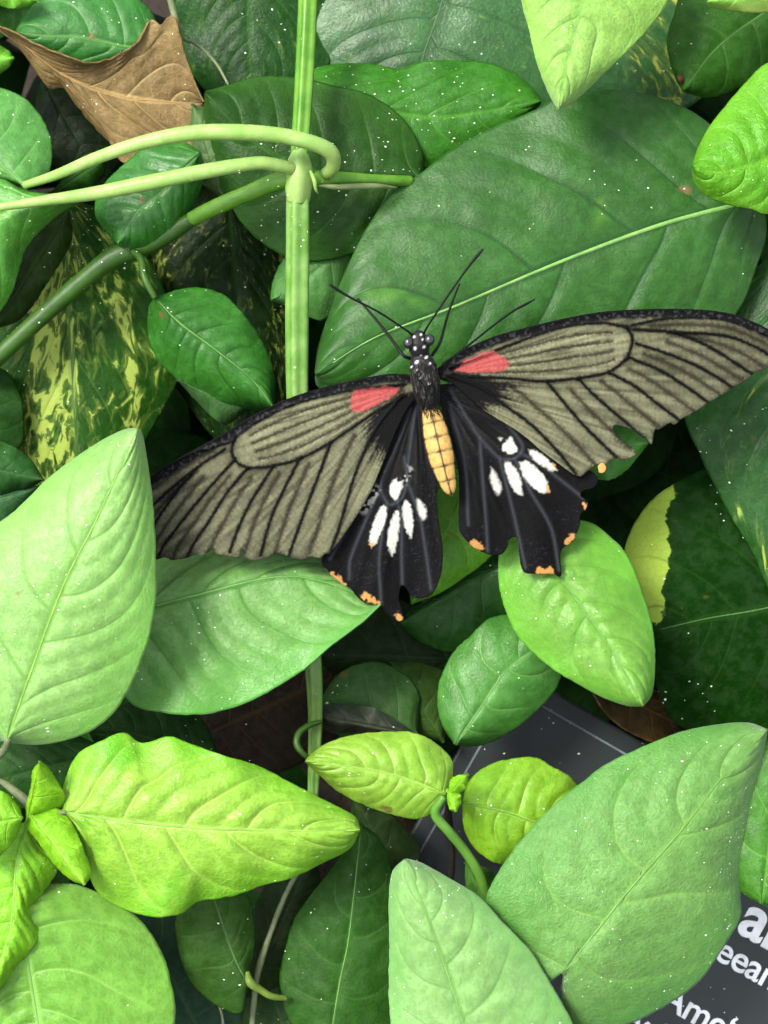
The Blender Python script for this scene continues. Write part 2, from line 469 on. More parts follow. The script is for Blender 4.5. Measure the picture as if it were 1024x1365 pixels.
# its leaves
m = LM('leaf_upper_stalk', (90, 160, 84), c2=(72, 142, 68), vein=(120, 180, 105), vs=0.3, speck=0.6, rough=0.4)
o = leaf('leaf', (34, 248), (-110, 120), [(0, 246), (-50, 235), (-100, 190)], [(60, 240), (69, 215), (67, 181), (51, 150), (27, 127), (0, 117), (-50, 105)], d=(4, 14), e=(5, 4), mat=m, parent=vine, midrib=RIB_GREEN, nv=4)
tag(o, 'rounded pale green leaf at the end of the upper stalk')
m = LM('leaf_lower_stalk', (86, 165, 66), c2=(66, 145, 55), vein=(140, 195, 100), vs=0.35, speck=1.3, rough=0.35, spec=0.6)
o = leaf('leaf', (134, 256), (-70, 440), [(95, 256), (60, 257), (27, 250), (0, 238), (-50, 240), (-100, 320)], [(112, 266), (95, 276), (75, 290), (52, 310), (34, 334), (18, 385), (0, 416), (-30, 440)],
         mid=[(70, 268), (0, 288), (-50, 350)], d=(-1, 10), e=(4, 7), mat=m, parent=vine, nv=5)
tag(o, 'glossy leaf blade flaring from the lower stalk')
m = LM('leaf_side_branch', (56, 128, 46), c2=(40, 104, 32), vein=(30, 86, 24), vs=0.5, speck=0.5, rough=0.38)
o = leaf('leaf', (206, 396), (367, 546), [(219, 392), (240, 385), (267, 383), (297, 392), (318, 411), (338, 436), (352, 460), (364, 490), (367, 520)], [(198, 410), (197, 444), (205, 471), (219, 491), (246, 513), (275, 528), (308, 540), (342, 547)],
         mid=[(239, 430), (290, 468), (335, 505)], d=(10, 12), e=(4, 7), mat=m, parent=vine, midrib=RIB_GREEN, mr=2.4, nv=6, vc=0.22, groove=0.8, quilt=1.0)
tag(o, 'ribbed oval leaf hanging below the side branch')
tube('leaf_stalk', [(176, 334, 14, 5), (188, 345, 12, 5), (193, 370, 10, 5), (207, 398, 10, 4)], STEM_OLIVE, vine, n=24)

# ---------------------------------------------------------------- single leaves (photo outlines, each at its own depth)
m = LM('leaf_long_pale', (142, 198, 124), c2=(126, 188, 102), vein=(104, 164, 72), vs=0.5, speck=1.2, rough=0.42, sheen=0.25, edge=col((128, 200, 78)))
o = leaf('leaf', (8, 990), (184, 570), [(-60, 975), (-130, 900), (-120, 790), (-45, 728), (20, 680), (70, 632), (130, 590), (166, 572)], [(55, 993), (110, 980), (150, 952), (180, 902), (205, 822), (208, 742), (203, 660), (195, 603), (190, 578)],
         mid=[(40, 900), (85, 780), (130, 690)], d=(-12, -16), e=(8, 6), arch=-3, mat=m, midrib=RIB_LIME, mr=2.6, nv=5, vc=0.40, vp=1.2, groove=0.6, quilt=0.8)
thing(o, 'large pale green leaf overlapping the wing tip, pointed end up', group=G_GREEN)
tube('leaf_stalk', [(12, 984, -12, 4), (5, 1000, -10, 5), (-15, 1020, -6, 5), (-60, 1050, 0, 5)], STEM_GREY, o, n=20)

m = LM('leaf_below_wing', (114, 172, 102), c2=(94, 156, 76), vein=(66, 136, 44), vs=0.6, speck=1.0, rough=0.40, sheen=0.2, edge=col((92, 170, 62)))  # dark vein tint also paints in the shade of the valleys
o = leaf('leaf', (120, 830), (508, 803), [(150, 775), (220, 735), (300, 715), (380, 720), (440, 738), (482, 768)], [(140, 885), (172, 935), (210, 949), (280, 951), (340, 931), (400, 896), (440, 861), (482, 829)],
         mid=[(205, 808), (255, 795), (390, 768)], d=(6, 7), e=(9, -5), fold=0.4, mat=m, midrib=RIB_PALE, mr=2.6, nv=5, vc=0.36, groove=1.0, quilt=1.9)
thing(o, 'blue green leaf directly below the ragged edge of the wing', group=G_GREEN)

m = LM('leaf_beside_hindwing', (112, 172, 74), c2=(92, 158, 52), vein=(84, 148, 48), vs=0.4, speck=0.7, rough=0.36, sheen=0.1, edge=col((110, 190, 50)))
o = leaf('leaf', (722, 705), (858, 942), [(745, 690), (773, 693), (793, 699), (818, 719), (838, 742), (855, 785), (869, 829), (874, 875), (870, 925)], [(700, 705), (678, 720), (666, 737), (664, 765), (671, 805), (688, 844), (708, 868), (742, 895), (797, 927), (835, 941)],
         mid=[(742, 760), (763, 791), (807, 853), (838, 905)], d=(8, -1), e=(5, 5), mat=m, midrib=RIB_GREEN, mr=2.2, nv=5, vc=0.30, groove=0.6, quilt=1.1)
thing(o, 'bright yellow green leaf drooping beneath the torn hindwing with orange tips', group=G_GREEN)

m = LM('leaf_behind_lime', (78, 146, 66), c2=(60, 128, 48), vein=(106, 166, 92), vs=0.35, speck=1.1, rough=0.38)
o = leaf('leaf', (606, 993), (740, 848), [(590, 968), (583, 935), (588, 901), (605, 869), (625, 849), (658, 822), (705, 822)], [(634, 995), (662, 986), (700, 962), (733, 930), (747, 905), (750, 880)],
         mid=[(640, 945), (677, 893)], d=(14, 16), e=(4, 5), mat=m, midrib=RIB_GREEN, mr=2.2, nv=4)
thing(o, 'mid green leaf overlapping the top corner of the black sign', group=G_GREEN)

m = LM('leaf_big_corner', (104, 162, 88), c2=(86, 148, 68), vein=(118, 172, 80), vs=0.34, speck=3.4, rough=0.46, sheen=0.3, bump=0.9, edge=col((72, 146, 48)))
o = leaf('leaf', (749, 1298), (1024, 972), [(722, 1312), (678, 1280), (650, 1225), (650, 1190), (675, 1146), (700, 1114), (735, 1076), (776, 1042), (806, 1020), (844, 1001), (900, 978), (946, 967), (996, 963)],
         [(748, 1350), (778, 1378), (836, 1366), (870, 1351), (908, 1328), (938, 1302), (964, 1264), (987, 1224), (988, 1190), (996, 1137), (1008, 1076), (1022, 1020)],
         mid=[(790, 1248), (836, 1190), (915, 1099), (960, 1040)], d=(-1, 5), e=(4, 9), arch=-3, mat=m, midrib=RIB_GREEN, mr=3.4, nv=5, vc=0.34, vp=1.2, groove=0.8, quilt=0.8, res=(130, 44))
thing(o, 'large dusty heart shaped leaf lying over the black sign', group=G_GREEN)

m = LM('leaf_blue_pale', (140, 194, 132), c2=(124, 182, 110), vein=(98, 156, 78), vs=0.4, speck=1.2, rough=0.48, sheen=0.3, edge=col((108, 178, 84)))
o = leaf('leaf', (650, 1470), (540, 1144), [(530, 1420), (521, 1365), (518, 1320), (519, 1260), (518, 1200), (523, 1162)], [(780, 1430), (768, 1375), (747, 1332), (727, 1298), (706, 1266), (675, 1234), (640, 1196), (600, 1171), (562, 1150)],
         mid=[(620, 1370), (580, 1250)], d=(-4, -9), e=(5, 5), mat=m, nv=5, vc=0.36, vp=1.2, groove=0.5, quilt=0.6, midrib=RIB_PALE, mr=2.0)
thing(o, 'pale bluish leaf with blunt tip up, in front of the big dusty leaf', group=G_GREEN)

m = LM('leaf_bottom_corner', (122, 188, 80), c2=(102, 172, 58), vein=(140, 204, 104), vs=0.6, speck=0.8, rough=0.40, sheen=0.15)
o = leaf('leaf', (32, 1200), (75, 1500), [(60, 1180), (105, 1180), (152, 1201), (192, 1232), (217, 1272), (229, 1312), (233, 1365), (200, 1440), (140, 1480)], [(0, 1210), (-45, 1280), (-55, 1380), (0, 1470)],
         mid=[(36, 1270), (51, 1365)], d=(-5, 0), e=(6, 5), mat=m, midrib=RIB_PALE, mr=3.2, nv=6, vc=0.24, groove=1.3, quilt=2.0)
thing(o, 'green leaf in the bottom corner under the lime shoot', group=G_GREEN)

m = LM('leaf_behind_head', (48, 108, 36), c2=(36, 90, 24), vein=(24, 74, 20), vs=0.62, vw=0.045, speck=0.22, rough=0.42, spec=1.0, sheen=0.1, blotch=col((85, 140, 45)), bl=0.62, bump=0.35)
o = leaf('leaf', (1016, 262), (419, 500), [(1000, 225), (965, 185), (941, 161), (913, 143), (870, 127), (825, 120), (787, 121), (740, 133), (700, 152), (656, 170), (605, 198), (564, 228), (524, 258), (492, 298), (466, 348), (442, 408), (424, 462)],
         [(1022, 310), (1009, 355), (986, 412), (930, 470), (850, 515), (700, 545), (560, 552), (470, 540), (424, 516)],
         mid=[(972, 275), (880, 300), (750, 348), (605, 409), (500, 450)], d=(14, 6), e=(5, 4), arch=2, mat=m, midrib=RIB_PALE, mr=6.0, nv=6, vc=0.30, vp=1.1, groove=0.9, quilt=0.8, res=(150, 48))
thing(o, 'large dark green leaf behind the head and antennae, with one pale midrib', group=G_GREEN)

m = LM('leaf_behind_stem', (36, 82, 22), c2=(27, 68, 16), vein=(60, 112, 44), vs=0.25, speck=1.2, rough=0.42, edge=col((56, 104, 34)))
o = leaf('leaf', (566, 236), (272, 122), [(563, 205), (548, 172), (525, 146), (490, 125), (440, 112), (391, 103), (344, 102), (306, 112)], [(540, 290), (470, 338), (400, 348), (345, 320), (312, 283), (288, 235), (273, 165)],
         mid=[(440, 235), (340, 190)], d=(17, 16), e=(4, 4), mat=m, nv=5, midrib=None)
thing(o, 'dull green rounded leaf behind the upright stem and its node', group=G_GREEN)

m = LM('leaf_grass_green', (52, 126, 26), c2=(40, 106, 20), vein=(75, 148, 40), vs=0.4, vw=0.05, speck=1.2, rough=0.40, spec=0.4)
o = leaf('leaf', (395, 100), (724, 134), [(430, 88), (464, 84), (502, 86), (535, 92), (560, 83), (591, 80), (639, 82), (673, 91), (702, 109)], [(430, 140), (500, 215), (560, 250), (650, 215), (700, 170)],
         mid=[(560, 155)], d=(22, 22), e=(3, 4), mat=m, nv=5, vc=0.3, midrib=None)
thing(o, 'grass green leaf tucked between two darker leaves, wavy top edge', group=G_GREEN)

m = LM('leaf_top_pale', (140, 196, 100), c2=(124, 184, 80), vein=(112, 180, 80), vs=0.3, speck=0.25, rough=0.46, sheen=0.3, bump=0.9, edge=col((150, 205, 80)))
o = leaf('leaf', (800, -120), (744, 147), [(715, -80), (695, -20), (697, 10), (705, 40), (716, 85), (732, 126)], [(890, -80), (895, -20), (886, 10), (860, 44), (822, 82), (788, 115), (762, 138)],
         mid=[(775, 0), (755, 90)], d=(-2, -7), e=(4, 4), mat=m, nv=6, vc=0.3, groove=0.5, quilt=0.8)
thing(o, 'pale velvety leaf hanging tip down in front of the big dark leaf', group=G_GREEN)

m = LM('leaf_top_dark', (44, 98, 24), c2=(34, 82, 18), vein=(60, 116, 44), vs=0.3, speck=0.3, rough=0.42, spec=0.4)
o = leaf('leaf', (1070, -10), (910, 122), [(980, -40), (915, -15), (898, 20), (889, 55), (893, 82), (900, 104)], [(1070, 60), (1025, 98), (992, 114), (965, 126), (938, 130)], mid=[(1024, 14), (958, 62)],
         d=(18, 14), e=(4, 4), mat=m, midrib=RIB_DARK, mr=2, nv=4)
thing(o, 'dark green leaf with a small brown bite spot near its tip', group=G_GREEN)
tube('bite_spot', [(905, 99, 14.6, 1.2), (907, 105, 14.4, 4.5), (909, 112, 14.8, 1.2)], plain_mat('brown_spot', col((95, 55, 25))), o, n=10)

m = LM('leaf_edge_lime', (92, 170, 28), c2=(74, 156, 18), vein=(112, 190, 52), vs=0.4, speck=0.45, rough=0.36, blotch=col((130, 185, 40)), bl=0.6, edge=col((118, 184, 48)), bump=1.0)
o = leaf('leaf', (1120, 150), (922, 222), [(1070, 70), (1024, 83), (995, 109), (965, 143), (944, 171), (930, 198)], [(1090, 270), (1024, 286), (999, 278), (971, 273), (944, 262), (926, 243)], mid=[(1024, 212), (960, 230)],
         d=(-3, -6), e=(6, 4), mat=m, midrib=None, nv=5, groove=0.8, quilt=1.2, rib=1.0)
thing(o, 'vivid lime leaf with pale rim poking in over the big dark leaf', group=G_GREEN)

m = LM('leaf_sliver', (140, 205, 95), speck=0.1, edge=col((190, 200, 110)))
o = leaf('leaf', (1070, -50), (942, 3), [(1010, -70), (960, -30)], [(1060, 10), (1024, 17), (982, 15), (950, 10)], d=(-6, -8), mat=m, res=(50, 14), nv=4)
thing(o, 'pale leaf edge peeping in at the very top corner', group=G_GREEN)

m = LM('leaf_over_dead', (58, 134, 62), c2=(46, 118, 48), vein=(98, 162, 96), vs=0.42, vw=0.06, speck=0.9, rough=0.40)
o = leaf('leaf', (214, 56), (20, 42), [(205, 20), (185, -2), (150, -30), (100, -35), (60, -12), (32, 22)], [(195, 80), (140, 100), (80, 90), (34, 64)], mid=[(171, 62), (109, 50), (60, 48)],
         d=(27, 26), e=(4, 4), mat=m, midrib=RIB_GREEN, mr=2.0, nv=4, vc=0.3)
thing(o, 'oval green leaf rising behind the dead brown leaf', group=G_GREEN)

m = LM('leaf_under_stalks', (56, 130, 50), c2=(42, 110, 38), vein=(78, 146, 74), vs=0.35, speck=0.7, rough=0.28, spec=0.65)
o = leaf('leaf', (268, 202), (156, 326), [(248, 190), (226, 189), (191, 198), (161, 222), (138, 246), (127, 268), (127, 288), (140, 308)], [(273, 222), (272, 241), (260, 273), (239, 308), (213, 331), (188, 338), (170, 334)],
         mid=[(219, 253), (185, 282)], d=(8, 10), e=(4, 6), mat=m, midrib=RIB_GREEN, mr=1.8, nv=6, groove=1.0, quilt=1.4)
thing(o, 'shiny rounded leaf crossed by the two pale stalks', group=G_GREEN)

m = LM('leaf_both_sides', (80, 144, 76), c2=(64, 126, 56), vein=(100, 158, 98), vs=0.3, speck=0.6, rough=0.44)
o = leaf('leaf', (486, 292), (360, 400), [(444, 298), (408, 318), (378, 345), (364, 374)], [(480, 350), (456, 402), (430, 427), (405, 419), (380, 408)], mid=[(425, 358)], d=(22, 22), e=(3, 3), mat=m, nv=4, res=(80, 26))
thing(o, 'grey green leaf showing on both sides of the lower stem', group=G_GREEN)

m = LM('leaf_between_wings', (92, 162, 36), c2=(76, 146, 28), vein=(110, 176, 55), vs=0.3, speck=0.2, rough=0.42)
o = leaf('leaf', (640, 612), (548, 806), [(590, 640), (575, 700), (545, 770)], [(668, 660), (670, 715), (652, 745), (622, 768), (588, 790)], d=(14, 14), e=(3, 3), mat=m, nv=5, res=(80, 26))
thing(o, 'bright green leaf seen in the gap between the two hindwings', group=G_GREEN)

m = LM('leaf_wing_hole', (72, 145, 60), c2=(60, 130, 48), vein=(95, 160, 75), vs=0.3, speck=0.3, rough=0.42)
o = leaf('leaf', (755, 605), (866, 590), [(788, 562), (825, 555), (856, 566)], [(778, 634), (811, 640), (833, 629), (850, 610)], d=(10, 9), e=(2, 2), mat=m, nv=4, res=(60, 20))
thing(o, 'small green leaf showing through the torn notch of the forewing', group=G_GREEN)

m = LM('leaf_strip', (66, 134, 40), c2=(54, 118, 30), vein=(110, 180, 70), vs=0.3, speck=0.6)
o = leaf('leaf', (1015, 1206), (1050, 955), [(984, 1185), (965, 1130), (975, 1060), (1000, 990)], [(1060, 1220), (1090, 1130), (1085, 1050)], d=(7, 8), mat=m, nv=4, res=(60, 20))
thing(o, 'bright green strip of leaf beside the sign lettering, behind the dusty leaf', group=G_GREEN)

m = LM('leaf_edge_bright', (110, 190, 60), speck=0.2)
o = leaf('leaf', (-40, 78), (19, 77), [(-10, 58), (10, 66)], [(-10, 100), (12, 90)], d=(20, 20), e=(2, 2), mat=m, nv=3, res=(40, 12))
thing(o, 'small bright leaf tip below the stalk end of the dead leaf', group=G_GREEN)
o = leaf('leaf', (-30, -25), (52, 1), [(10, -25), (40, -12)], [(0, 8), (35, 10)], d=(22, 22), e=(2, 2), mat=m, nv=3, res=(40, 12))
thing(o, 'bright leaf edge at the top, above the oval green leaf', group=G_GREEN)

# ---------------------------------------------------------------- cream speckled dark leaves
def band(cx, w, amp):
    return lambda X, Y: amp * np.exp(-((X - cx) / w) ** 2)
m = LM('leaf_cream_streaked', (34, 86, 22), c2=(24, 66, 15), vein=(90, 130, 60), vs=0.25, speck=0.9, rough=0.36, spec=0.25, vari=col((164, 186, 84), 1.15), vth=0.560, vsc=(2.4, 9), vskew=2.6, bump=0.4)
o = leaf('leaf', (86, 262), (112, 716), [(55, 300), (20, 362), (-5, 440), (-25, 520), (-5, 610), (50, 680)], [(145, 285), (190, 332), (225, 400), (243, 478), (237, 508), (220, 540), (195, 586), (152, 660)],
         mid=[(90, 380), (95, 480), (101, 590)], d=(27, 30), e=(4, 4), mat=m, midrib=RIB_DARK, mr=1.6, nv=7, vc=0.5, vp=1.0, groove=0.3, quilt=0.4,
         vari=lambda X, Y: 0.13 * np.exp(-((X - 62) / 28) ** 2) + 0.10 * np.exp(-((X - 150 - (Y - 350) * .12) / 12) ** 2) - 0.06 * sstep(100, 125, X) + 0.09 * np.exp(-((X - 178) / 8) ** 2) - 0.10 * sstep(35, 10, X))
thing(o, 'dark leaf heavily streaked with cream on both sides of its straight midrib', group=G_VARI)

m = LM('leaf_dark_flecked', (20, 50, 16), c2=(13, 38, 10), vein=(40, 80, 32), vs=0.25, speck=0.6, rough=0.36, spec=0.2, vari=col((164, 184, 82), 1.1), vth=0.64, vsc=(4, 14), vskew=2.0, bump=0.4)
o = leaf('leaf', (300, 235), (345, 620), [(225, 280), (188, 335), (190, 420), (225, 500), (290, 590)], [(365, 290), (398, 390), (405, 500), (385, 570)], d=(36, 38), e=(4, 4), mat=m, nv=7, vc=0.4,
         vari=lambda X, Y: 0.22 * np.exp(-((X - 212) / 16) ** 2 - ((Y - 355) / 28) ** 2) + 0.10 * np.exp(-((X - 375) / 14) ** 2) - 0.03)
thing(o, 'almost black leaf with a cream patch, behind the ribbed oval leaf', group=G_VARI)

m = LM('leaf_top_flecked', (28, 78, 26), c2=(20, 62, 18), vein=(60, 110, 50), vs=0.25, speck=0.6, rough=0.36, vari=col((140, 185, 70)), vth=0.69, vsc=(3.5, 7))
o = leaf('leaf', (330, -140), (335, 150), [(250, -70), (232, 20), (248, 85), (285, 130)], [(440, -70), (448, 40), (420, 120)], d=(34, 34), mat=m, nv=6, vc=0.4)
thing(o, 'dark leaf with a few yellow green flecks at the top, left of the stem', group=G_VARI)

m = LM('leaf_blue_dark', (54, 112, 60), c2=(40, 94, 42), vein=(34, 80, 36), vs=0.4, speck=0.5, rough=0.40, spec=0.75, vari=col((180, 195, 80)), vth=0.66, vsc=(9, 15))
o = leaf('leaf', (612, -110), (545, 190), [(480, -80), (418, 0), (412, 90), (460, 160)], [(770, -90), (910, -30), (950, 60), (930, 135), (800, 180), (640, 200)], mid=[(590, 0), (562, 85)], d=(33, 34), e=(4, 6), mat=m, midrib=RIB_DARK, mr=2.4, nv=7, vc=0.3, groove=0.5, quilt=0.9,
         vari=lambda X, Y: 0.16 * sstep(800, 870, X) - 0.05)
thing(o, 'bluish dark leaf behind the hanging pale leaf, cream flecks at one end', group=G_VARI)

m = LM('leaf_tall_flecked', (42, 94, 42), c2=(30, 78, 28), vein=(64, 108, 66), vs=0.25, speck=0.9, rough=0.34, spec=0.55, vari=col((165, 190, 85)), vth=0.64, vsc=(3, 6))
o = leaf('leaf', (1075, 320), (1050, 830), [(1015, 350), (960, 420), (918, 500), (911, 552), (932, 604), (947, 636), (975, 690), (1002, 735), (1022, 780)], [(1160, 400), (1190, 600), (1120, 770)], mid=[(1090, 580)], d=(20, 22), e=(4, 4), mat=m, nv=7, vc=0.35,
         vari=lambda X, Y: 0.20 * np.exp(-((X - 985) / 14) ** 2 - ((Y - 610) / 16) ** 2) + 0.2 * np.exp(-((X - 985) / 10) ** 2 - ((Y - 690) / 20) ** 2) + 0.2 * np.exp(-((X - 1018) / 10) ** 2 - ((Y - 735) / 25) ** 2) - 0.06)
thing(o, 'grey green leaf with small cream flecks beside the ragged forewing tip', group=G_VARI)

m = LM('leaf_half_cream', (15, 52, 9), c2=(10, 42, 6), vein=(30, 66, 22), vs=0.35, speck=0.8, rough=0.42, spec=0.06, trans=0.0, vari=col((152, 182, 70), 1.0), vth=0.8, vsc=(3, 6), bump=0.4)
o = leaf('leaf', (1130, 780), (868, 842), [(1085, 650), (1010, 612), (940, 625), (906, 641), (879, 658), (856, 682), (838, 714), (832, 742), (840, 800)], [(1110, 900), (1040, 975), (960, 990), (900, 965), (872, 905)], mid=[(1024, 810), (940, 825)],
         d=(26, 27), e=(4, 4), mat=m, midrib=RIB_DARK, mr=2.4, nv=5, vc=0.3,
         vari=lambda X, Y: 0.62 * sstep(5, -5, 8 * (noise(X / 9, Y / 14, 33) - .5) + X - (889 + 4 * np.sin(Y / 16.0) + 8 * sstep(700, 660, Y) - 8 * sstep(760, 830, Y))) * sstep(838, 822, Y))
thing(o, 'very dark leaf with one solid cream yellow half', group=G_VARI)

m = LM('leaf_dark_glossy', (40, 92, 36), c2=(30, 76, 26), vein=(50, 104, 44), vs=0.25, speck=0.35, rough=0.34, vari=col((90, 150, 45)), vth=0.72)
o = leaf('leaf', (700, 735), (532, 832), [(660, 740), (620, 765), (580, 795), (550, 810)], [(700, 800), (650, 842), (605, 869), (565, 858)], d=(20, 24), e=(3, 3), mat=m, nv=5, res=(80, 24))
thing(o, 'dark glossy leaf just below the hindwing tails', group=G_DARK)

# ---------------------------------------------------------------- deep shaded leaves
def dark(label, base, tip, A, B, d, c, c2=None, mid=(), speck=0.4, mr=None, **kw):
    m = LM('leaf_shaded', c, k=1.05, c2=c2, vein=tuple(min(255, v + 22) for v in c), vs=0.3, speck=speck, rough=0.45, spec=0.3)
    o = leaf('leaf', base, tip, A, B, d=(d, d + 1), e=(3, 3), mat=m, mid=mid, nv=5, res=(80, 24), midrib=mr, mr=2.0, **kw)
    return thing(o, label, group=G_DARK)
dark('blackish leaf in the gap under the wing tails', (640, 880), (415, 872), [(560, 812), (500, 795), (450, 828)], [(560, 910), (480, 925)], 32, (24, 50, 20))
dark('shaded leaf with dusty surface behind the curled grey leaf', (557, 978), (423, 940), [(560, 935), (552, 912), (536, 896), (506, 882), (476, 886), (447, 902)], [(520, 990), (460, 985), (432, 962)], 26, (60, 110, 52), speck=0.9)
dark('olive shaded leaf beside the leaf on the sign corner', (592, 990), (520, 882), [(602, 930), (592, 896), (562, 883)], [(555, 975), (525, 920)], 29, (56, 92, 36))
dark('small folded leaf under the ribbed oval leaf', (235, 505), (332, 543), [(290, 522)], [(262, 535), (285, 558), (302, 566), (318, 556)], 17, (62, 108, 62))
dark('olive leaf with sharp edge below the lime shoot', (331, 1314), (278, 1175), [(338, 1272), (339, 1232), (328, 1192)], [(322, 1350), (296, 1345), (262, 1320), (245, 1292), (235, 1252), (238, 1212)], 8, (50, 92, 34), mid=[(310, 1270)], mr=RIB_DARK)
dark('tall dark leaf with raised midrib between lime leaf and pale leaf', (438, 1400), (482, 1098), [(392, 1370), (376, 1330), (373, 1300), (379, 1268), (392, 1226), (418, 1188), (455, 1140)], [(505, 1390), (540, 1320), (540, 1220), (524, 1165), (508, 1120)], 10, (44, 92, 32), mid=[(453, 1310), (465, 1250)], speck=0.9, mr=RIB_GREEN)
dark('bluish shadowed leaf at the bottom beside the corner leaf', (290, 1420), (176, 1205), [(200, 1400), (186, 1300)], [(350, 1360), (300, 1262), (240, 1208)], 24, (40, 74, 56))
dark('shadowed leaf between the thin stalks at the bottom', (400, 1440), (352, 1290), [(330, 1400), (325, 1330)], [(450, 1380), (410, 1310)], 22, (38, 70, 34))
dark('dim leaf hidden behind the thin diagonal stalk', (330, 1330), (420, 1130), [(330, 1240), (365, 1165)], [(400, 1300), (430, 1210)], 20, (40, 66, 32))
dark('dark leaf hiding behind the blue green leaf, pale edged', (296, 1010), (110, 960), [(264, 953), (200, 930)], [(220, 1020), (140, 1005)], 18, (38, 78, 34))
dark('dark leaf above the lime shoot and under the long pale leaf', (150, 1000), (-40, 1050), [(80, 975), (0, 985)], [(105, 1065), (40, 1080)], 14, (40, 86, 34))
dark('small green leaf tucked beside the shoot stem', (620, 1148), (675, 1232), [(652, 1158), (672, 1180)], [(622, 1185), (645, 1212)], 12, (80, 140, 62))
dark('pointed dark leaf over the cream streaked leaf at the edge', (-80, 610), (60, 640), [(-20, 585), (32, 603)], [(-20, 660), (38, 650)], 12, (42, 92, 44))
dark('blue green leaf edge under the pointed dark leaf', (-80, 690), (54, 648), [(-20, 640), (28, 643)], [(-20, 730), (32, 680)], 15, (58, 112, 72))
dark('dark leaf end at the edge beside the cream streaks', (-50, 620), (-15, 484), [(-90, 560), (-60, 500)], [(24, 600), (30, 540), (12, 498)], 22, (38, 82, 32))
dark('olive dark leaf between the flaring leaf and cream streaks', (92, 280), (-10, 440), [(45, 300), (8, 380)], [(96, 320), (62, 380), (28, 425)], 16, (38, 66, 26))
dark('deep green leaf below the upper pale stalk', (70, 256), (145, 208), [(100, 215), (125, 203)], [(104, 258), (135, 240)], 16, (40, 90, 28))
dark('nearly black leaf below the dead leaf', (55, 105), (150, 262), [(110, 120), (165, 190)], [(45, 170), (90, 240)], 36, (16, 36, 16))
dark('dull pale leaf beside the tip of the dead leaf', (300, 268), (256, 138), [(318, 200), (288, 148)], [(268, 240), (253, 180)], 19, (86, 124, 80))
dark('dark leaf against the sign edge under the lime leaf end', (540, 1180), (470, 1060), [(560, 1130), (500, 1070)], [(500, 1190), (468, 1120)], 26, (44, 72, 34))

m = LM('leaf_curled_grey', (56, 66, 58), c2=(38, 48, 40), vein=(80, 90, 80), vs=0.3, speck=1.2, rough=0.36, edge=col((80, 96, 76)))
o = leaf('leaf', (558, 980), (413, 953), [(521, 955), (491, 942), (454, 938), (432, 940)], [(510, 985), (470, 978), (440, 976)], d=(20, 21), e=(2, 6), mat=m, res=(80, 20), nv=5, wave=2.0)
thing(o, 'curled grey black leaf with pale rim above the small lime shoot', group=G_DEAD)

# ---------------------------------------------------------------- dead leaves
m = LM('leaf_dead', (138, 122, 88), c2=(98, 82, 52), vein=(174, 158, 118), vs=0.5, vw=0.07, speck=0.9, rough=0.55, spec=0.3, trans=0.04, blotch=col((120, 112, 50)), bl=0.60, bump=1.0)
o = leaf('leaf', (-8, 34), (272, 138), [(20, 44), (51, 61), (92, 76), (123, 85), (154, 76), (186, 55), (201, 26), (214, 33), (229, 19), (239, 44), (249, 79), (262, 118)],
         [(27, 66), (44, 90), (66, 118), (89, 119), (106, 147), (143, 187), (168, 218), (208, 214), (258, 238), (292, 259), (299, 244), (286, 190)],
         mid=[(34, 62), (72, 92), (120, 116), (171, 130), (225, 136)], d=(18, 22), e=(-3, 3), mat=m, midrib=RIB_BROWN, mr=2.6, nv=6, vc=0.3, groove=0.7, quilt=1.0, wave=2.2, jag=1.6)
thing(o, 'crumpled light brown dead leaf caught among green leaves', group=G_DEAD)
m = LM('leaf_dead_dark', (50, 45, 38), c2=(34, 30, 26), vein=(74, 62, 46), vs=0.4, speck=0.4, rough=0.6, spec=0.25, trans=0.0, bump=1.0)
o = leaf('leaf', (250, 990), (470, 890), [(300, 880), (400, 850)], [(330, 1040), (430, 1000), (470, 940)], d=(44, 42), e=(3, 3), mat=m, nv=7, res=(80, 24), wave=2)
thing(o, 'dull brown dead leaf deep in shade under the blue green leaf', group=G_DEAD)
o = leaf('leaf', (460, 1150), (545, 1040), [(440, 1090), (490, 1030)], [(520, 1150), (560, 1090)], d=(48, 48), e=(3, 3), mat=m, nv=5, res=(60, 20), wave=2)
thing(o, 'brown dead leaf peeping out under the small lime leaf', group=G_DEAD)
m = LM('leaf_dead_curl', (70, 56, 30), c2=(40, 34, 20), vein=(96, 82, 48), vs=0.4, speck=0.4, rough=0.55, trans=0.0, bump=1.0)
o = leaf('leaf', (780, 905), (945, 985), [(840, 912), (905, 935)], [(820, 962), (885, 992)], d=(36, 36), e=(-5, -7), mat=m, nv=5, res=(70, 22), wave=3)
thing(o, 'curled brown dead leaf above the far edge of the sign', group=G_DEAD)

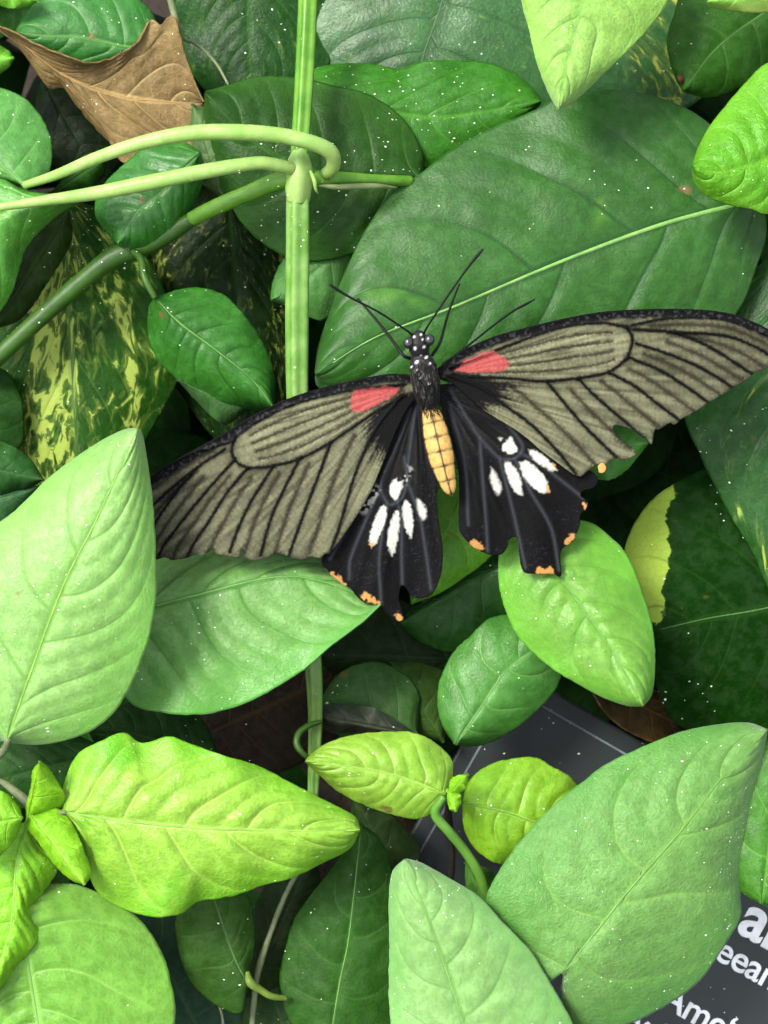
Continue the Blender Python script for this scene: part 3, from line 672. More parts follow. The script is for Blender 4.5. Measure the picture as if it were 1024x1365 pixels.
# ---------------------------------------------------------------- lime shoot in the lower corner
shoot = root_empty('lime_shoot', P(38, 1075, 0))
thing(shoot, 'young shoot of crinkled lime leaves with a paired leaf bud', 'plant')
tube('stalk', [(-50, 1010, 2, 4), (0, 1040, -1, 4.5), (24, 1058, -4, 6), (40, 1072, -6, 7), (60, 1082, -9, 4), (88, 1083, -12, 3)], STEM_GREY, shoot, n=30)
m = LM('leaf_lime', (148, 204, 82), c2=(132, 194, 62), vein=(178, 220, 116), vs=0.42, vw=0.06, speck=0.55, rough=0.36, spec=0.5, blotch=col((95, 180, 25)), bl=0.60, edge=col((110, 190, 30)), bump=0.7)
o = leaf('leaf', (82, 1082), (481, 1106), [(86, 1042), (104, 1005), (140, 985), (166, 977), (190, 990), (225, 981), (256, 992), (300, 1008), (340, 1019), (380, 1039), (420, 1060), (452, 1076), (474, 1089)],
         [(98, 1112), (113, 1150), (130, 1190), (165, 1213), (210, 1223), (242, 1218), (263, 1203), (310, 1195), (350, 1181), (390, 1170), (432, 1150), (466, 1132)],
         mid=[(170, 1095), (280, 1105), (400, 1108)], d=(-12, -8), e=(4, 5), arch=-3, mat=m, parent=shoot, midrib=RIB_LIME, mr=3, nv=5, vc=0.30, groove=0.9, quilt=1.5, wave=1.8, wf=9, res=(150, 46))
tag(o, 'long lime leaf with ruffled edge')
mb = LM('leaf_bud', (140, 212, 40), c2=(120, 200, 28), vein=(170, 220, 90), vs=0.3, speck=0.7, rough=0.36, bump=0.9)
o = leaf('leaf_bud', (36, 1096), (53, 1015), [(34, 1075), (41, 1050), (43, 1028)], [(62, 1088), (82, 1076), (87, 1060), (76, 1040), (62, 1020)], d=(-12, -18), e=(3, 4), mat=mb, parent=shoot, nv=4, res=(60, 20))
o = leaf('leaf_bud', (40, 1085), (113, 1180), [(78, 1078), (98, 1100), (113, 1135), (122, 1165)], [(34, 1102), (50, 1122), (74, 1155), (96, 1174)], d=(-13, -17), e=(3, 4), mat=mb, parent=shoot, nv=4, res=(60, 20))
ml = LM('leaf_lime_curled', (132, 208, 44), c2=(112, 194, 34), vein=(165, 218, 90), vs=0.35, speck=0.6, rough=0.36, bump=0.9)
o = leaf('leaf', (38, 1092), (-20, 1340), [(62, 1128), (77, 1158), (58, 1190), (45, 1212), (53, 1242), (38, 1272), (12, 1305)], [(0, 1120), (-45, 1180), (-60, 1270)], mid=[(22, 1150), (14, 1240)], d=(-7, -9), e=(5, 5), mat=ml, parent=shoot, nv=6, groove=0.9, quilt=1.4, wave=2.2, midrib=RIB_LIME, mr=2.5)
tag(o, 'curled lime leaf pointing down out of the picture')
o = leaf('leaf', (30, 1090), (-70, 1110), [(24, 1072), (0, 1053), (-40, 1050)], [(26, 1106), (10, 1131), (-20, 1150)], d=(-15, -16), e=(3, 3), mat=ml, parent=shoot, nv=4, res=(60, 20))
tag(o, 'small lime leaf half out of the picture')

# ---------------------------------------------------------------- small lime shoot over the sign
shoot2 = root_empty('lime_shoot', P(640, 1180, 10))
thing(shoot2, 'small lime shoot with two leaves and a bud, growing in front of the black sign', 'plant')
tube('stalk', [(592, 1062, 0, 4), (580, 1084, 2, 6.5), (598, 1108, 4, 6.5), (620, 1135, 7, 6.5), (640, 1168, 9, 7), (652, 1210, 12, 7), (670, 1270, 18, 7)], plain_mat('lime_stalk', col((110, 165, 62)), col((88, 145, 48))), shoot2, n=50, sides=16)
m = LM('leaf_lime_tip', (142, 194, 74), c2=(118, 182, 48), vein=(165, 205, 110), vs=0.4, speck=0.8, rough=0.34, spec=0.6, blotch=col((100, 165, 30)), bl=0.56, edge=col((140, 185, 60)))
o = leaf('leaf', (595, 1058), (406, 1014), [(603, 1040), (603, 1014), (588, 996), (558, 978), (521, 975), (473, 979), (437, 990), (417, 1003)], [(588, 1074), (573, 1086), (556, 1092), (528, 1088), (491, 1076), (454, 1058), (428, 1036), (413, 1022)],
         mid=[(528, 1034), (473, 1023), (430, 1017)], d=(0, -3), e=(4, 4), mat=m, parent=shoot2, midrib=RIB_LIME, mr=2, nv=5, vc=0.3, groove=0.7, quilt=1.2)
tag(o, 'oval lime leaf with glossy lower half')
m = LM('leaf_lime_round', (124, 182, 46), c2=(102, 168, 34), vein=(150, 198, 80), vs=0.4, speck=0.8, rough=0.36, blotch=col((95, 160, 25)), bl=0.58)
o = leaf('leaf', (616, 1070), (795, 1118), [(624, 1043), (646, 1023), (677, 1012), (714, 1010), (737, 1022), (765, 1040), (790, 1080)], [(617, 1097), (625, 1120), (640, 1138), (662, 1151), (705, 1156), (760, 1145)], mid=[(677, 1084), (714, 1097)],
         d=(3, 8), e=(4, 4), mat=m, parent=shoot2, midrib=RIB_GREEN, mr=2, nv=5, groove=0.8, quilt=1.2)
tag(o, 'rounded yellow green leaf tucked behind the dusty leaf')
o = leaf('leaf_bud', (598, 1058), (624, 1032), [(600, 1040), (612, 1033)], [(612, 1058), (623, 1046)], d=(-2, -6), e=(1.5, 1.5), mat=mb, parent=shoot2, nv=3, res=(36, 12))
o = leaf('leaf_bud', (596, 1052), (608, 1082), [(612, 1056), (615, 1070)], [(596, 1068), (600, 1080)], d=(-2, -5), e=(1.5, 1.5), mat=mb, parent=shoot2, nv=3, res=(36, 12))

# ---------------------------------------------------------------- thin stalks and tendrils
o = tube('dry_stalk', [(596, 1040, 14, 3), (598, 1090, 20, 4), (603, 1140, 25, 4), (600, 1200, 32, 4)], STEM_DARK, n=30, wob=1.2)
thing(o, 'thin dark dry stalk standing against the black sign', 'stalk')
o = tube('dry_stalk', [(420, 1130, 12, 3), (388, 1178, 13, 3.6), (362, 1240, 14, 4), (343, 1302, 15, 4), (335, 1380, 18, 4)], STEM_GREY, n=40, wob=0.4)
thing(o, 'thin pale grey stalk slanting down below the lime leaf', 'stalk')
o = tube('twig', [(330, 1296, 7, 3), (334, 1310, 6, 6), (348, 1320, 7, 5), (362, 1328, 8, 4.5), (382, 1331, 10, 3.5)], plain_mat('yellow_twig', col((120, 150, 55))), n=30)
thing(o, 'short curved yellow green twig at the foot of the olive leaf', 'twig')
o = tube('dry_stalk', [(252, 1290, 16, 1.5), (292, 1340, 17, 1.8), (300, 1400, 18, 1.8)], STEM_GREY, n=24)
thing(o, 'hair thin stalk in the shadow at the bottom', 'stalk')
o = tube('tendril', [(222, -20, 16, 4), (230, 10, 17, 4.5), (236, 32, 18, 4), (244, 51, 21, 2), (258, 57, 24, 2), (273, 68, 25, 2), (290, 87, 25, 2), (305, 114, 24, 1.6)], STEM_GREY, n=60)
thing(o, 'thin grey green tendril curving behind the dead leaf', 'tendril')
o = tube('tendril', [(428, 962, 18, 3), (412, 967, 17, 4), (399, 977, 16, 4.5), (396, 993, 15, 4.5), (408, 1008, 15, 3.5), (425, 1015, 18, 2.5)], STEM_OLIVE, n=40)
thing(o, 'small looped tendril at the tip of the small lime leaf', 'tendril')
# ---------------------------------------------------------------- butterfly
WM = tint_mat('wing_scales', rough=0.62, spec=0.05, bump=0.5, scale=2200)
BM = tint_mat('body_scales', rough=0.5, spec=0.18, bump=0.6, scale=2600, sheen=0.03)
BLACK = lin((12, 12, 13)) * K
CREAMW = lin((228, 230, 218)) * K * 1.05

def polygon_mesh(outline, step):
    """triangulate a traced outline with interior points"""
    n = int(np.linalg.norm(np.diff(np.vstack([outline, outline[:1]]), axis=0), axis=1).sum() / step)
    s = resample(np.vstack([outline, outline[:1]]), n, per=6)[:-1]
    s = s + 0.5 * (rng.random(s.shape) - 0.5)
    x0, y0 = s.min(0); x1, y1 = s.max(0)
    gx, gy = np.meshgrid(np.arange(x0, x1, step), np.arange(y0, y1, step * 0.866))
    gx = gx + (np.arange(gx.shape[0]) % 2)[:, None] * step / 2
    ok = inside(gx, gy, s)
    gx, gy = gx[ok], gy[ok]
    far = seg_dist(gx, gy, s, True) > step * 0.7
    pts = np.vstack([s, np.stack([gx[far], gy[far]], 1)])
    ns_ = len(s)
    r = delaunay_2d_cdt([Vector(p) for p in pts.tolist()], [(i, (i + 1) % ns_) for i in range(ns_)], [], 1, 1e-4)
    V = np.array([[v.x, v.y] for v in r[0]])
    Fc = [tuple(f) for f in r[2]]
    return V, Fc

def paint(col_arr, m, c):
    return col_arr * (1 - m[:, None]) + np.asarray(c)[None, :] * m[:, None]

def fine(x, y, s, sd): return noise(x / s, y / s, sd)

def build_wing(name, outline, depth, colour, parent, step=1.15, label=None):
    V, Fc = polygon_mesh(np.array(outline, float), step)
    X, Y = V[:, 0], V[:, 1]
    c, h = colour(X, Y)
    dep = depth(X, Y) - h
    W = P(X, Y, dep)
    a, b, d_ = W[Fc[0][0]], W[Fc[0][1]], W[Fc[0][2]]
    if np.dot(np.cross(b - a, d_ - a), -F) < 0: Fc = [f[::-1] for f in Fc]
    o = mesh_obj(name, W, Fc, WM, parent, origin=P(562, 510, 0), colors=np.clip(c, 0, 1), thick=0.00025)
    if label: o['label'] = label
    return o

def lerp_line(a, b, f, n=24):
    return resample(a, n) * (1 - f) + resample(b, n) * f

def forewing_colour(root, veins, cell_top, cell_bot, cell_end, costa, red, margin, base_dark, seed):
    veins_s = [smooth(v, 8) for v in veins]
    ct, cb = resample(cell_top, 24), resample(cell_bot, 24)
    cellpoly = np.vstack([ct, smooth(cell_end, 6), cb[::-1]])
    def f(X, Y):
        th = np.arctan2(Y - root[1], X - root[0]); r = np.hypot(X - root[0], Y - root[1])
        streak = noise(th * 60, r * 0.020, seed)
        grain = fine(X, Y, 2.2, seed + 1); big = fine(X, Y, 40, seed + 2)
        c = np.tile(lin((108, 109, 84)) * K, (len(X), 1))
        c = c * (0.30 + 0.95 * streak + 0.28 * grain + 0.28 * big)[:, None]
        incell = poly_mask(X, Y, cellpoly, 3)
        c = c * (1 + 0.22 * incell)[:, None]
        c = c * (1.08 - 0.22 * sstep(180, 420, r))[:, None]
        h = np.zeros(len(X))
        # transverse scale ripples
        rip = noise(r / 2.0, th * 25, seed + 3)
        c = c * (0.86 + 0.28 * rip)[:, None]
        ser = 0.25 + 1.5 * fine(X, Y, 2.3, seed + 4)
        # dark streaks between the veins
        for a, b in zip(veins_s[:-1], veins_s[1:]):
            ml = lerp_line(a, b, 0.5)[3:]
            d = seg_dist(X, Y, ml)
            mk = np.exp(-(d / (1.0 + 2.8 * ser)) ** 2) * 0.86 * (1 - incell)
            c = paint(c, mk, lin((38, 34, 24)) * K)
            h -= 0.32 * np.exp(-(d / 4) ** 2)
        for fr in (0.2, 0.4, 0.6, 0.8):
            d = seg_dist(X, Y, lerp_line(ct, cb, fr)[:-2])
            c = paint(c, np.exp(-(d / (2.4 * ser)) ** 2) * 0.88 * incell, lin((44, 38, 28)) * K)
            h -= 0.30 * np.exp(-(d / 3.2) ** 2) * incell
        # veins
        for v in veins_s + [ct, cb, smooth(cell_end, 6)]:
            d = seg_dist(X, Y, v)
            mk = np.clip(1.25 * np.exp(-(d / (1.0 + 1.4 * ser)) ** 2), 0, 1)
            c = paint(c, mk, BLACK * 1.2)
            c = c * (1 - 0.28 * np.exp(-(d / 7.0) ** 2))[:, None]
            h += 0.32 * np.exp(-(d / 2.2) ** 2)
        d = seg_dist(X, Y, smooth(margin, 8))
        c = paint(c, 0.7 * np.exp(-(d / (3.2 * ser)) ** 2), lin((40, 36, 30)) * K)
        # black base and trailing area
        bd = sstep(1.0, 0.55, base_dark(X, Y) + 0.28 * (streak - 0.5) + 0.2 * (grain - 0.5))
        c = paint(c, bd, BLACK * (1.0))
        # leading edge
        d = seg_dist(X, Y, smooth(costa, 8))
        wd = 11 + 3 * fine(X, Y, 7, seed + 6)
        c = paint(c, sstep(wd + 3, wd - 3, d), BLACK[None, :].repeat(1, 0)[0] * 1.25)
        greyf = sstep(0.60, 0.78, fine(X, Y, 3.0, seed + 7)) * sstep(15, 8, d) * sstep(1, 4, d)
        c = paint(c, 0.24 * greyf, lin((105, 106, 110)) * K)
        h += 0.35 * np.exp(-(d / 5) ** 2)
        # red patch
        rm = poly_mask(X + 3 * (fine(X, Y, 4, seed + 8) - .5), Y + 3 * (fine(X, Y, 4, seed + 9) - .5), red, 1.6)
        c = paint(c, rm, lin((200, 100, 96)) * K * 0.85)
        c = paint(c, rm * 0.75 * sstep(0.35, 0.8, streak * 0.5 + grain * 0.5), lin((150, 52, 58)) * K)
        return c, h
    return f

def hindwing_colour(root, veins, spots, tips, flecks, seed):
    vs_ = [smooth(v, 8) for v in veins]
    def f(X, Y):
        th = np.arctan2(Y - root[1], X - root[0]); r = np.hypot(X - root[0], Y - root[1])
        grain = fine(X, Y, 2.0, seed + 1); streak = noise(th * 22, r * 0.02, seed)
        c = np.tile(BLACK, (len(X), 1)) * (0.6 + 0.7 * grain)[:, None]
        near = sstep(170, 40, r)
        c = paint(c, near * 0.45 * sstep(0.2, 0.9, streak), lin((58, 58, 54)) * K)
        h = 0.3 * (streak - 0.5)
        for v in vs_:
            d = seg_dist(X, Y, v)
            c = paint(c, 0.55 * np.exp(-(d / 2.6) ** 2), lin((74, 77, 84)) * K)
            h += 0.25 * np.exp(-(d / 2.5) ** 2)
        wob = 2.4
        XX = X + wob * (fine(X, Y, 3, seed + 2) - 0.5); YY = Y + wob * (fine(X, Y, 3, seed + 3) - 0.5)
        for s, soft, k in spots:
            mk = poly_mask(XX, YY, smooth(np.vstack([s, s[:1]]), 6)[:-1], soft, 0.9)
            c = paint(c, np.clip(mk * k, 0, 1), CREAMW)
            c = c * (1 - 0.22 * mk * grain)[:, None]
        for a, b, w_ in flecks:
            d = seg_dist(X, Y, [a, b])
            mk = np.exp(-(d / w_) ** 2) * sstep(0.42, 0.62, fine(X, Y, 3.2, seed + 5))
            c = paint(c, 0.75 * mk, CREAMW * 0.8)
        dusty = sstep(0.80, 0.86, fine(X, Y, 1.6, seed + 6)) * sstep(0.5, 0.7, fine(X, Y, 26, seed + 7))
        c = paint(c, 0.07 * dusty, lin((130, 140, 170)) * K)
        for p, rr, cc in tips:
            a = np.array(p, float)
            d = seg_dist(X, Y, a)
            mk = 0.92 * sstep(rr + 1.2, rr - 2.2, d + 6.0 * (fine(X, Y, 3.4, seed + 8) - .5))
            c = paint(c, mk, (lin(cc) * 0.3 + lin((232, 172, 92)) * 0.7) * K * 0.8)
        return c, h
    return f

fly = root_empty('butterfly', P(565, 515, 0))
tag(fly, 'black and olive swallowtail butterfly with spread ragged wings, red patches and yellow abdomen', 'butterfly')

# ---- forewings
costaL = [(552, 500), (525, 498), (500, 501), (440, 514), (390, 529), (340, 552), (300, 577), (250, 604), (215, 626), (180, 652), (150, 682)]
outL = costaL + [(148, 700), (160, 725), (180, 738), (207, 746), (219, 743), (230, 746), (248, 744), (262, 739), (270, 741), (284, 731), (287, 738), (300, 741), (318, 743), (322, 732), (326, 742), (340, 748), (362, 741), (370, 737), (385, 742), (402, 746), (412, 742), (426, 744), (434, 738), (440, 738),
        (455, 718), (474, 690), (492, 660), (506, 628), (522, 590), (540, 550), (556, 525)]
marginL = outL[10:38]
vL = [
    [(309, 588), (280, 596), (251, 606), (200, 633), (160, 662)],
    [(299, 599), (268, 619), (234, 646), (200, 677), (165, 712)],
    [(255, 632), (236, 655), (220, 677), (205, 700), (185, 736)],
    [(313, 612), (285, 643), (251, 684), (220, 725), (210, 744)],
    [(328, 626), (302, 657), (279, 694), (258, 725), (250, 742)],
    [(364, 622), (337, 664), (320, 698), (306, 735)],
    [(400, 610), (378, 653), (361, 691), (347, 740)],
    [(440, 592), (422, 640), (405, 684), (385, 740)],
    [(535, 528), (501, 571), (473, 633), (453, 700), (440, 736)]]
redL = [(466, 535), (473, 521), (494, 517), (515, 515), (533, 517), (528, 524), (518, 531), (500, 541), (484, 549), (470, 549)]
fcL = forewing_colour((552, 512), vL, [(540, 512), (467, 520), (391, 538), (343, 561), (313, 583)], [(540, 526), (497, 551), (446, 586), (405, 609), (364, 621), (330, 624)], [(313, 583), (309, 596), (310, 608), (318, 618), (330, 624)],
                      costaL, redL, marginL,
                      lambda X, Y: np.minimum(np.hypot((X - 535) / 62, (Y - 560) / 88), 9) + 0.9 * sstep(12, -12, (Y - (548 - (X - 497) * 0.55))), 11)
tipL = lambda X, Y: 0.6 + 1.5 * ((560 - X) / 400) ** 2 + 1.0 * np.sin((X + Y) / 45.0) * 0.25
build_wing('forewing', outL, tipL, fcL, fly, label='forewing with its tip hidden under a pale leaf')

costaR = [(580, 494), (600, 478), (620, 465), (660, 448), (700, 437), (750, 425), (800, 416), (860, 412), (920, 412), (970, 417), (1005, 429), (1032, 444)]
outR = costaR + [(1042, 462), (1036, 478), (1022, 490), (1006, 497), (998, 505), (979, 516), (962, 527), (945, 537), (928, 548), (910, 558), (900, 566), (893, 564), (880, 572), (873, 573), (869, 592), (862, 585), (850, 577), (838, 571), (822, 566), (817, 572), (828, 586), (845, 598), (848, 606), (834, 613), (822, 611), (810, 617), (806, 627), (798, 620), (788, 624), (776, 634), (768, 634), (757, 627),
        (742, 616), (722, 601), (700, 582), (676, 566), (650, 550), (625, 530), (604, 512), (588, 506)]
marginR = outR[13:42]
vR = [
    [(841, 434), (878, 426), (913, 423), (965, 425), (1024, 446)],
    [(845, 439), (896, 442), (964, 447), (1000, 459), (1034, 478)],
    [(900, 443), (947, 463), (1002, 498)],
    [(848, 458), (886, 470), (934, 490), (978, 517)],
    [(838, 476), (879, 493), (913, 514), (944, 536)],
    [(811, 496), (845, 514), (879, 540), (906, 560)],
    [(770, 504), (797, 531), (831, 560), (858, 584)],
    [(729, 509), (753, 538), (780, 569), (822, 610)],
    [(596, 500), (640, 516), (674, 541), (708, 566), (742, 600), (768, 632)]]
redR = [(606, 495), (614, 487), (625, 479), (643, 471), (657, 468), (669, 474), (680, 485), (676, 491), (666, 495), (643, 497)]
fcR = forewing_colour((575, 505), vR, [(600, 490), (674, 462), (744, 437), (800, 430), (836, 436)], [(600, 500), (674, 504), (725, 508), (776, 503), (811, 496), (836, 478)], [(836, 436), (842, 448), (842, 460), (838, 472), (834, 479)],
                      costaR, redR, marginR,
                      lambda X, Y: np.hypot((X - 612) / 92, (Y - 520) / 48) + 0.9 * sstep(10, -10, (Y - (500 + (X - 600) * 0.03))), 21)
tipR = lambda X, Y: 0.6 + 1.2 * ((X - 575) / 440) ** 2 + 0.25 * np.sin((X - Y) / 40.0)
build_wing('forewing', outR, tipR, fcR, fly, label='forewing fully in view with a torn notch in its outer edge')

# ---- hindwings (a little behind the forewings)
outHL = [(560, 516), (572, 540), (578, 580), (584, 620), (582, 650), (584, 690), (590, 728), (590, 750), (588, 766), (578, 790), (566, 797), (553, 797), (545, 790), (541, 783), (535, 781), (532, 798), (536, 812), (538, 824), (533, 828), (525, 826), (517, 818), (506, 809), (496, 804), (485, 803), (474, 793), (467, 784), (457, 779), (449, 772), (441, 766), (436, 759), (430, 754), (429, 745),
         (436, 725), (450, 690), (470, 640), (490, 600), (515, 560), (540, 528)]
vHL = [[(513, 628), (508, 642), (509, 656), (518, 672), (526, 672), (537, 663), (543, 640), (540, 610)], [(548, 545), (530, 590), (513, 628)], [(508, 650), (490, 690), (468, 745), (466, 772)], [(516, 672), (510, 710), (506, 751), (509, 806)],
       [(531, 668), (536, 700), (536, 740), (537, 779)], [(543, 640), (560, 690), (567, 730), (575, 786)], [(556, 540), (548, 590), (543, 640)], [(500, 640), (470, 690), (440, 745)]]
spHL = [([(519, 648), (524, 640), (529, 637), (531, 642), (537, 640), (537, 650), (531, 662), (526, 667), (520, 660)], 2.0, 1.0),
        ([(512, 673), (516, 677), (515, 692), (509, 708), (502, 724), (496, 728), (492, 722), (494, 706), (501, 688), (506, 677)], 2.0, 1.0),
        ([(528, 680), (532, 682), (533, 694), (531, 716), (527, 734), (523, 742), (518, 732), (516, 722), (518, 706), (523, 690)], 2.0, 1.0),
        ([(541, 665), (547, 672), (551, 690), (551, 706), (548, 719), (544, 712), (538, 700), (536, 684), (537, 672)], 2.0, 1.0),
        ([(556, 663), (562, 668), (568, 678), (569, 689), (565, 694), (559, 688), (555, 675)], 2.6, 0.9)]
tipsHL = [([(443, 766), (456, 778)], 4.6, (236, 178, 130)), ([(487, 794), (502, 803)], 4.6, (232, 160, 102)), ([(530, 819), (534, 827)], 3.9, (236, 190, 138)), ([(498, 722), (495, 727)], 2.0, (236, 196, 178))]
hcL = hindwing_colour((556, 530), vHL, spHL, tipsHL, [((502, 652), (484, 680), 5), ((540, 640), (546, 625), 4)], 31)
build_wing('hindwing', outHL, lambda X, Y: 2.2 + 1.5 * sstep(600, 830, Y) + 0.4 * np.sin(X / 14.0) * sstep(600, 780, Y), hcL, fly, label='hindwing with long white spots and scalloped tail')

outHR = [(580, 512), (588, 540), (600, 580), (610, 620), (612, 650), (612, 705), (618, 716), (632, 730), (648, 738), (660, 740), (670, 738), (677, 728), (679, 718), (690, 717), (692, 735), (694, 752), (699, 763), (712, 765), (738, 765), (746, 769), (749, 764), (747, 744), (750, 731), (764, 722), (768, 712), (773, 700), (774, 686), (781, 679), (783, 668), (774, 662), (778, 654), (792, 650), (797, 638), (788, 628), (770, 622),
         (735, 606), (700, 575), (660, 545), (620, 515)]
vHR = [[(600, 520), (625, 560), (639, 582), (667, 611), (687, 611), (697, 600), (694, 587), (670, 560), (610, 512)], [(694, 604), (720, 618), (748, 640), (778, 664)], [(687, 612), (708, 656), (735, 703), (746, 760)], [(667, 613), (684, 680), (701, 757)], [(640, 585), (645, 650), (649, 697), (651, 735)], [(600, 540), (620, 620), (625, 700)]]
spHR = [([(668, 598), (672, 590), (681, 582), (685, 588), (690, 597), (688, 604), (681, 606), (672, 602)], 2.0, 1.0), ([(668, 590), (663, 584), (671, 583)], 1.5, 0.6),
        ([(704, 599), (713, 600), (726, 608), (738, 619), (744, 626), (736, 628), (722, 621), (710, 611)], 2.0, 1.0),
        ([(673, 614), (681, 616), (690, 628), (696, 646), (696, 660), (688, 658), (680, 645), (673, 628)], 2.2, 1.0),
        ([(692, 616), (703, 614), (718, 626), (729, 640), (731, 654), (722, 658), (708, 648), (696, 632)], 2.0, 1.0),
        ([(655, 622), (660, 628), (667, 642), (669, 654), (664, 660), (657, 652), (653, 638)], 3.0, 0.85)]
tipsHR = [([(632, 725), (642, 730)], 4.6, (190, 130, 98)), ([(720, 761), (734, 761)], 5.2, (232, 158, 96)), ([(756, 722), (764, 714)], 3.9, (200, 140, 98)), ([(779, 673), (781, 677)], 3.9, (236, 172, 118)), ([(728, 650), (730, 654)], 2.0, (236, 190, 158)), ([(738, 622), (742, 626)], 2.0, (236, 180, 148))]
hcR = hindwing_colour((590, 525), vHR, spHR, tipsHR, [], 41)
build_wing('hindwing', outHR, lambda X, Y: 2.2 + 1.2 * sstep(600, 780, Y) + 0.4 * np.sin(X / 13.0) * sstep(600, 740, Y), hcR, fly, label='hindwing with torn tail stub and orange edge spots')

# orange corner of the torn forewing is part of its margin
V_, F_ = polygon_mesh(np.array([(797, 621), (803, 617), (808, 623), (806, 629), (799, 630)], float), 1.5)
W_ = P(V_[:, 0], V_[:, 1], np.full(len(V_), 0.7))
mesh_obj('margin_spot', W_, F_, WM, fly, colors=np.tile(lin((232, 165, 95)) * K, (len(V_), 1)), thick=0.0002)

# ---- body: one continuous surface from head to abdomen tip
spine = np.array([(557, 441, 4, -3.6), (557.5, 444, 8, -3.6), (558, 450, 12, -3.5), (558.5, 458, 14.5, -3.3), (559, 466, 13.5, -3.0), (560, 472, 12, -2.6), (561.5, 479, 15, -2.4), (564, 490, 18, -2.3), (567, 505, 19, -2.2), (569, 520, 17.5, -2.0),
                  (571, 534, 15.5, -1.8), (573, 545, 12.5, -1.7), (577, 560, 15, -1.8), (582, 582, 18, -2.0), (588, 608, 18, -2.0), (594, 632, 14, -1.8), (598.5, 648, 10.5, -1.6), (601, 656, 6.5, -1.5), (602.5, 661, 1.5, -1.5)])
nb, sb = 260, 72
q = resample(spine, nb)
cen = P(q[:, 0], q[:, 1], q[:, 2] * 0 + q[:, 3]); rad = q[:, 2] * WID / 1024
tan = np.gradient(cen, axis=0); tan /= np.linalg.norm(tan, axis=1)[:, None]
sideA = np.cross(tan, -F); sideA /= np.linalg.norm(sideA, axis=1)[:, None]; upB = np.cross(sideA, tan)
th = np.linspace(0, 2 * np.pi, sb, endpoint=False)
TT, HH = np.meshgrid(np.arange(nb), th, indexing='ij')
along = q[:, 1][TT.astype(int)]; rpx = q[:, 2][TT.astype(int)]
seg_y = (along - 545) / 19.0
ab = sstep(541, 549, along + 3 * (noise(HH * 3, TT * 0.2, 5) - .5))
ringm = np.exp(-(np.abs(seg_y - np.round(seg_y)) / 0.10) ** 2) * ab
bumpy = 1 - 0.05 * ringm + 0.06 * (noise(HH * 6, TT * 0.5, 3) - .5) * (1 - ab)
Vb = cen[:, None] + (np.cos(HH) * rad[:, None] * bumpy)[..., None] * sideA[:, None] + (np.sin(HH) * rad[:, None] * bumpy * np.where(ab > .5, .85, .9))[..., None] * upB[:, None]
u_ = np.cos(HH) * rpx                                                    # sideways offset in photo pixels
nz = noise(HH * 9, TT * 0.35, 7); nz2 = noise(HH * 22, TT * 0.9, 8)
cb_ = np.tile(lin((20, 20, 21)) * K, (nb, sb, 1)) * (0.6 + 0.9 * nz2)[..., None]
yel = lin((236, 190, 108)) * K
cy = np.tile(yel, (nb, sb, 1)) * (0.72 + 0.4 * nz)[..., None]
node = np.exp(-(np.abs(seg_y - np.round(seg_y)) / 0.2) ** 2)
line = np.exp(-(u_ / (1.0 + 2.0 * node * nz * 1.6)) ** 2) * sstep(0.2, 0.4, nz + 0.12)
cross = np.exp(-(np.abs(seg_y - np.round(seg_y) + 0.10 * (nz2 - .5)) / (0.05 + 0.07 * nz)) ** 2) * (0.45 + 0.55 * sstep(11, 2, np.abs(u_)))
seam = np.zeros_like(u_)
blk = np.clip(np.maximum(np.maximum(line, cross * 0.95), seam * 0.9), 0, 1)
cy = cy * (1 - blk[..., None]) + lin((26, 20, 14)) * K * blk[..., None]
front = sstep(0.30, 0.52, np.sin(HH) + 0.15 * (nz - .5))
cy = cy * front[..., None] + lin((30, 26, 20)) * K * (1 - front[..., None])
cb_ = cb_ * (1 - ab[..., None]) + cy * ab[..., None]
xw = q[:, 0][TT.astype(int)] - u_ * 1.0
xw2 = q[:, 0][TT.astype(int)] + u_
# find which way sideA points in the picture
sgn = 1 if sideA[nb // 2] @ R > 0 else -1
xs = q[:, 0][TT.astype(int)] + sgn * u_
for (dx, dy, rr) in [(553, 462, 2.7), (565, 461, 2.4), (555, 481, 3.4), (568, 477, 3.2), (573, 487, 2.4), (556, 492, 2.0), (545, 469, 2.2), (572, 511, 2.4), (552, 448, 2.0), (561, 446, 2.0), (575, 466, 2.2), (563, 452, 1.6), (560, 470, 1.8), (548, 486, 2.0), (560, 503, 1.5)]:
    mk = sstep(rr * 0.72 + 0.9, rr * 0.72 - 0.7, np.hypot(xs - dx, along - dy)) * (np.sin(HH) > 0)
    cb_ = cb_ * (1 - mk[..., None]) + lin((228, 230, 232)) * K * mk[..., None]
# grey hair streaks on the thorax
hs = sstep(0.62, 0.8, noise(HH * 14, TT * 0.10, 9)) * sstep(476, 490, along) * sstep(545, 520, along)
cb_ = cb_ * (1 - 0.5 * hs[..., None]) + lin((110, 108, 100)) * K * 0.5 * hs[..., None]
idx = np.arange(nb * sb).reshape(nb, sb)
Fb = []
for i in range(nb - 1):
    for j in range(sb):
        k = (j + 1) % sb
        Fb.append((idx[i, j], idx[i, k], idx[i+1, k], idx[i+1, j]))
Fb.append(tuple(idx[0, ::-1])); Fb.append(tuple(idx[-1]))
Vb = Vb.reshape(-1, 3)
a, b, c_ = Vb[Fb[sb//4 + 40*sb][0]], Vb[Fb[sb//4 + 40*sb][1]], Vb[Fb[sb//4 + 40*sb][2]]
if np.dot(np.cross(b - a, c_ - a), upB[40]) < 0: Fb = [f[::-1] for f in Fb]
mesh_obj('body', Vb, Fb, BM, fly, origin=P(565, 515, 0), colors=np.clip(cb_.reshape(-1, 3), 0, 1))

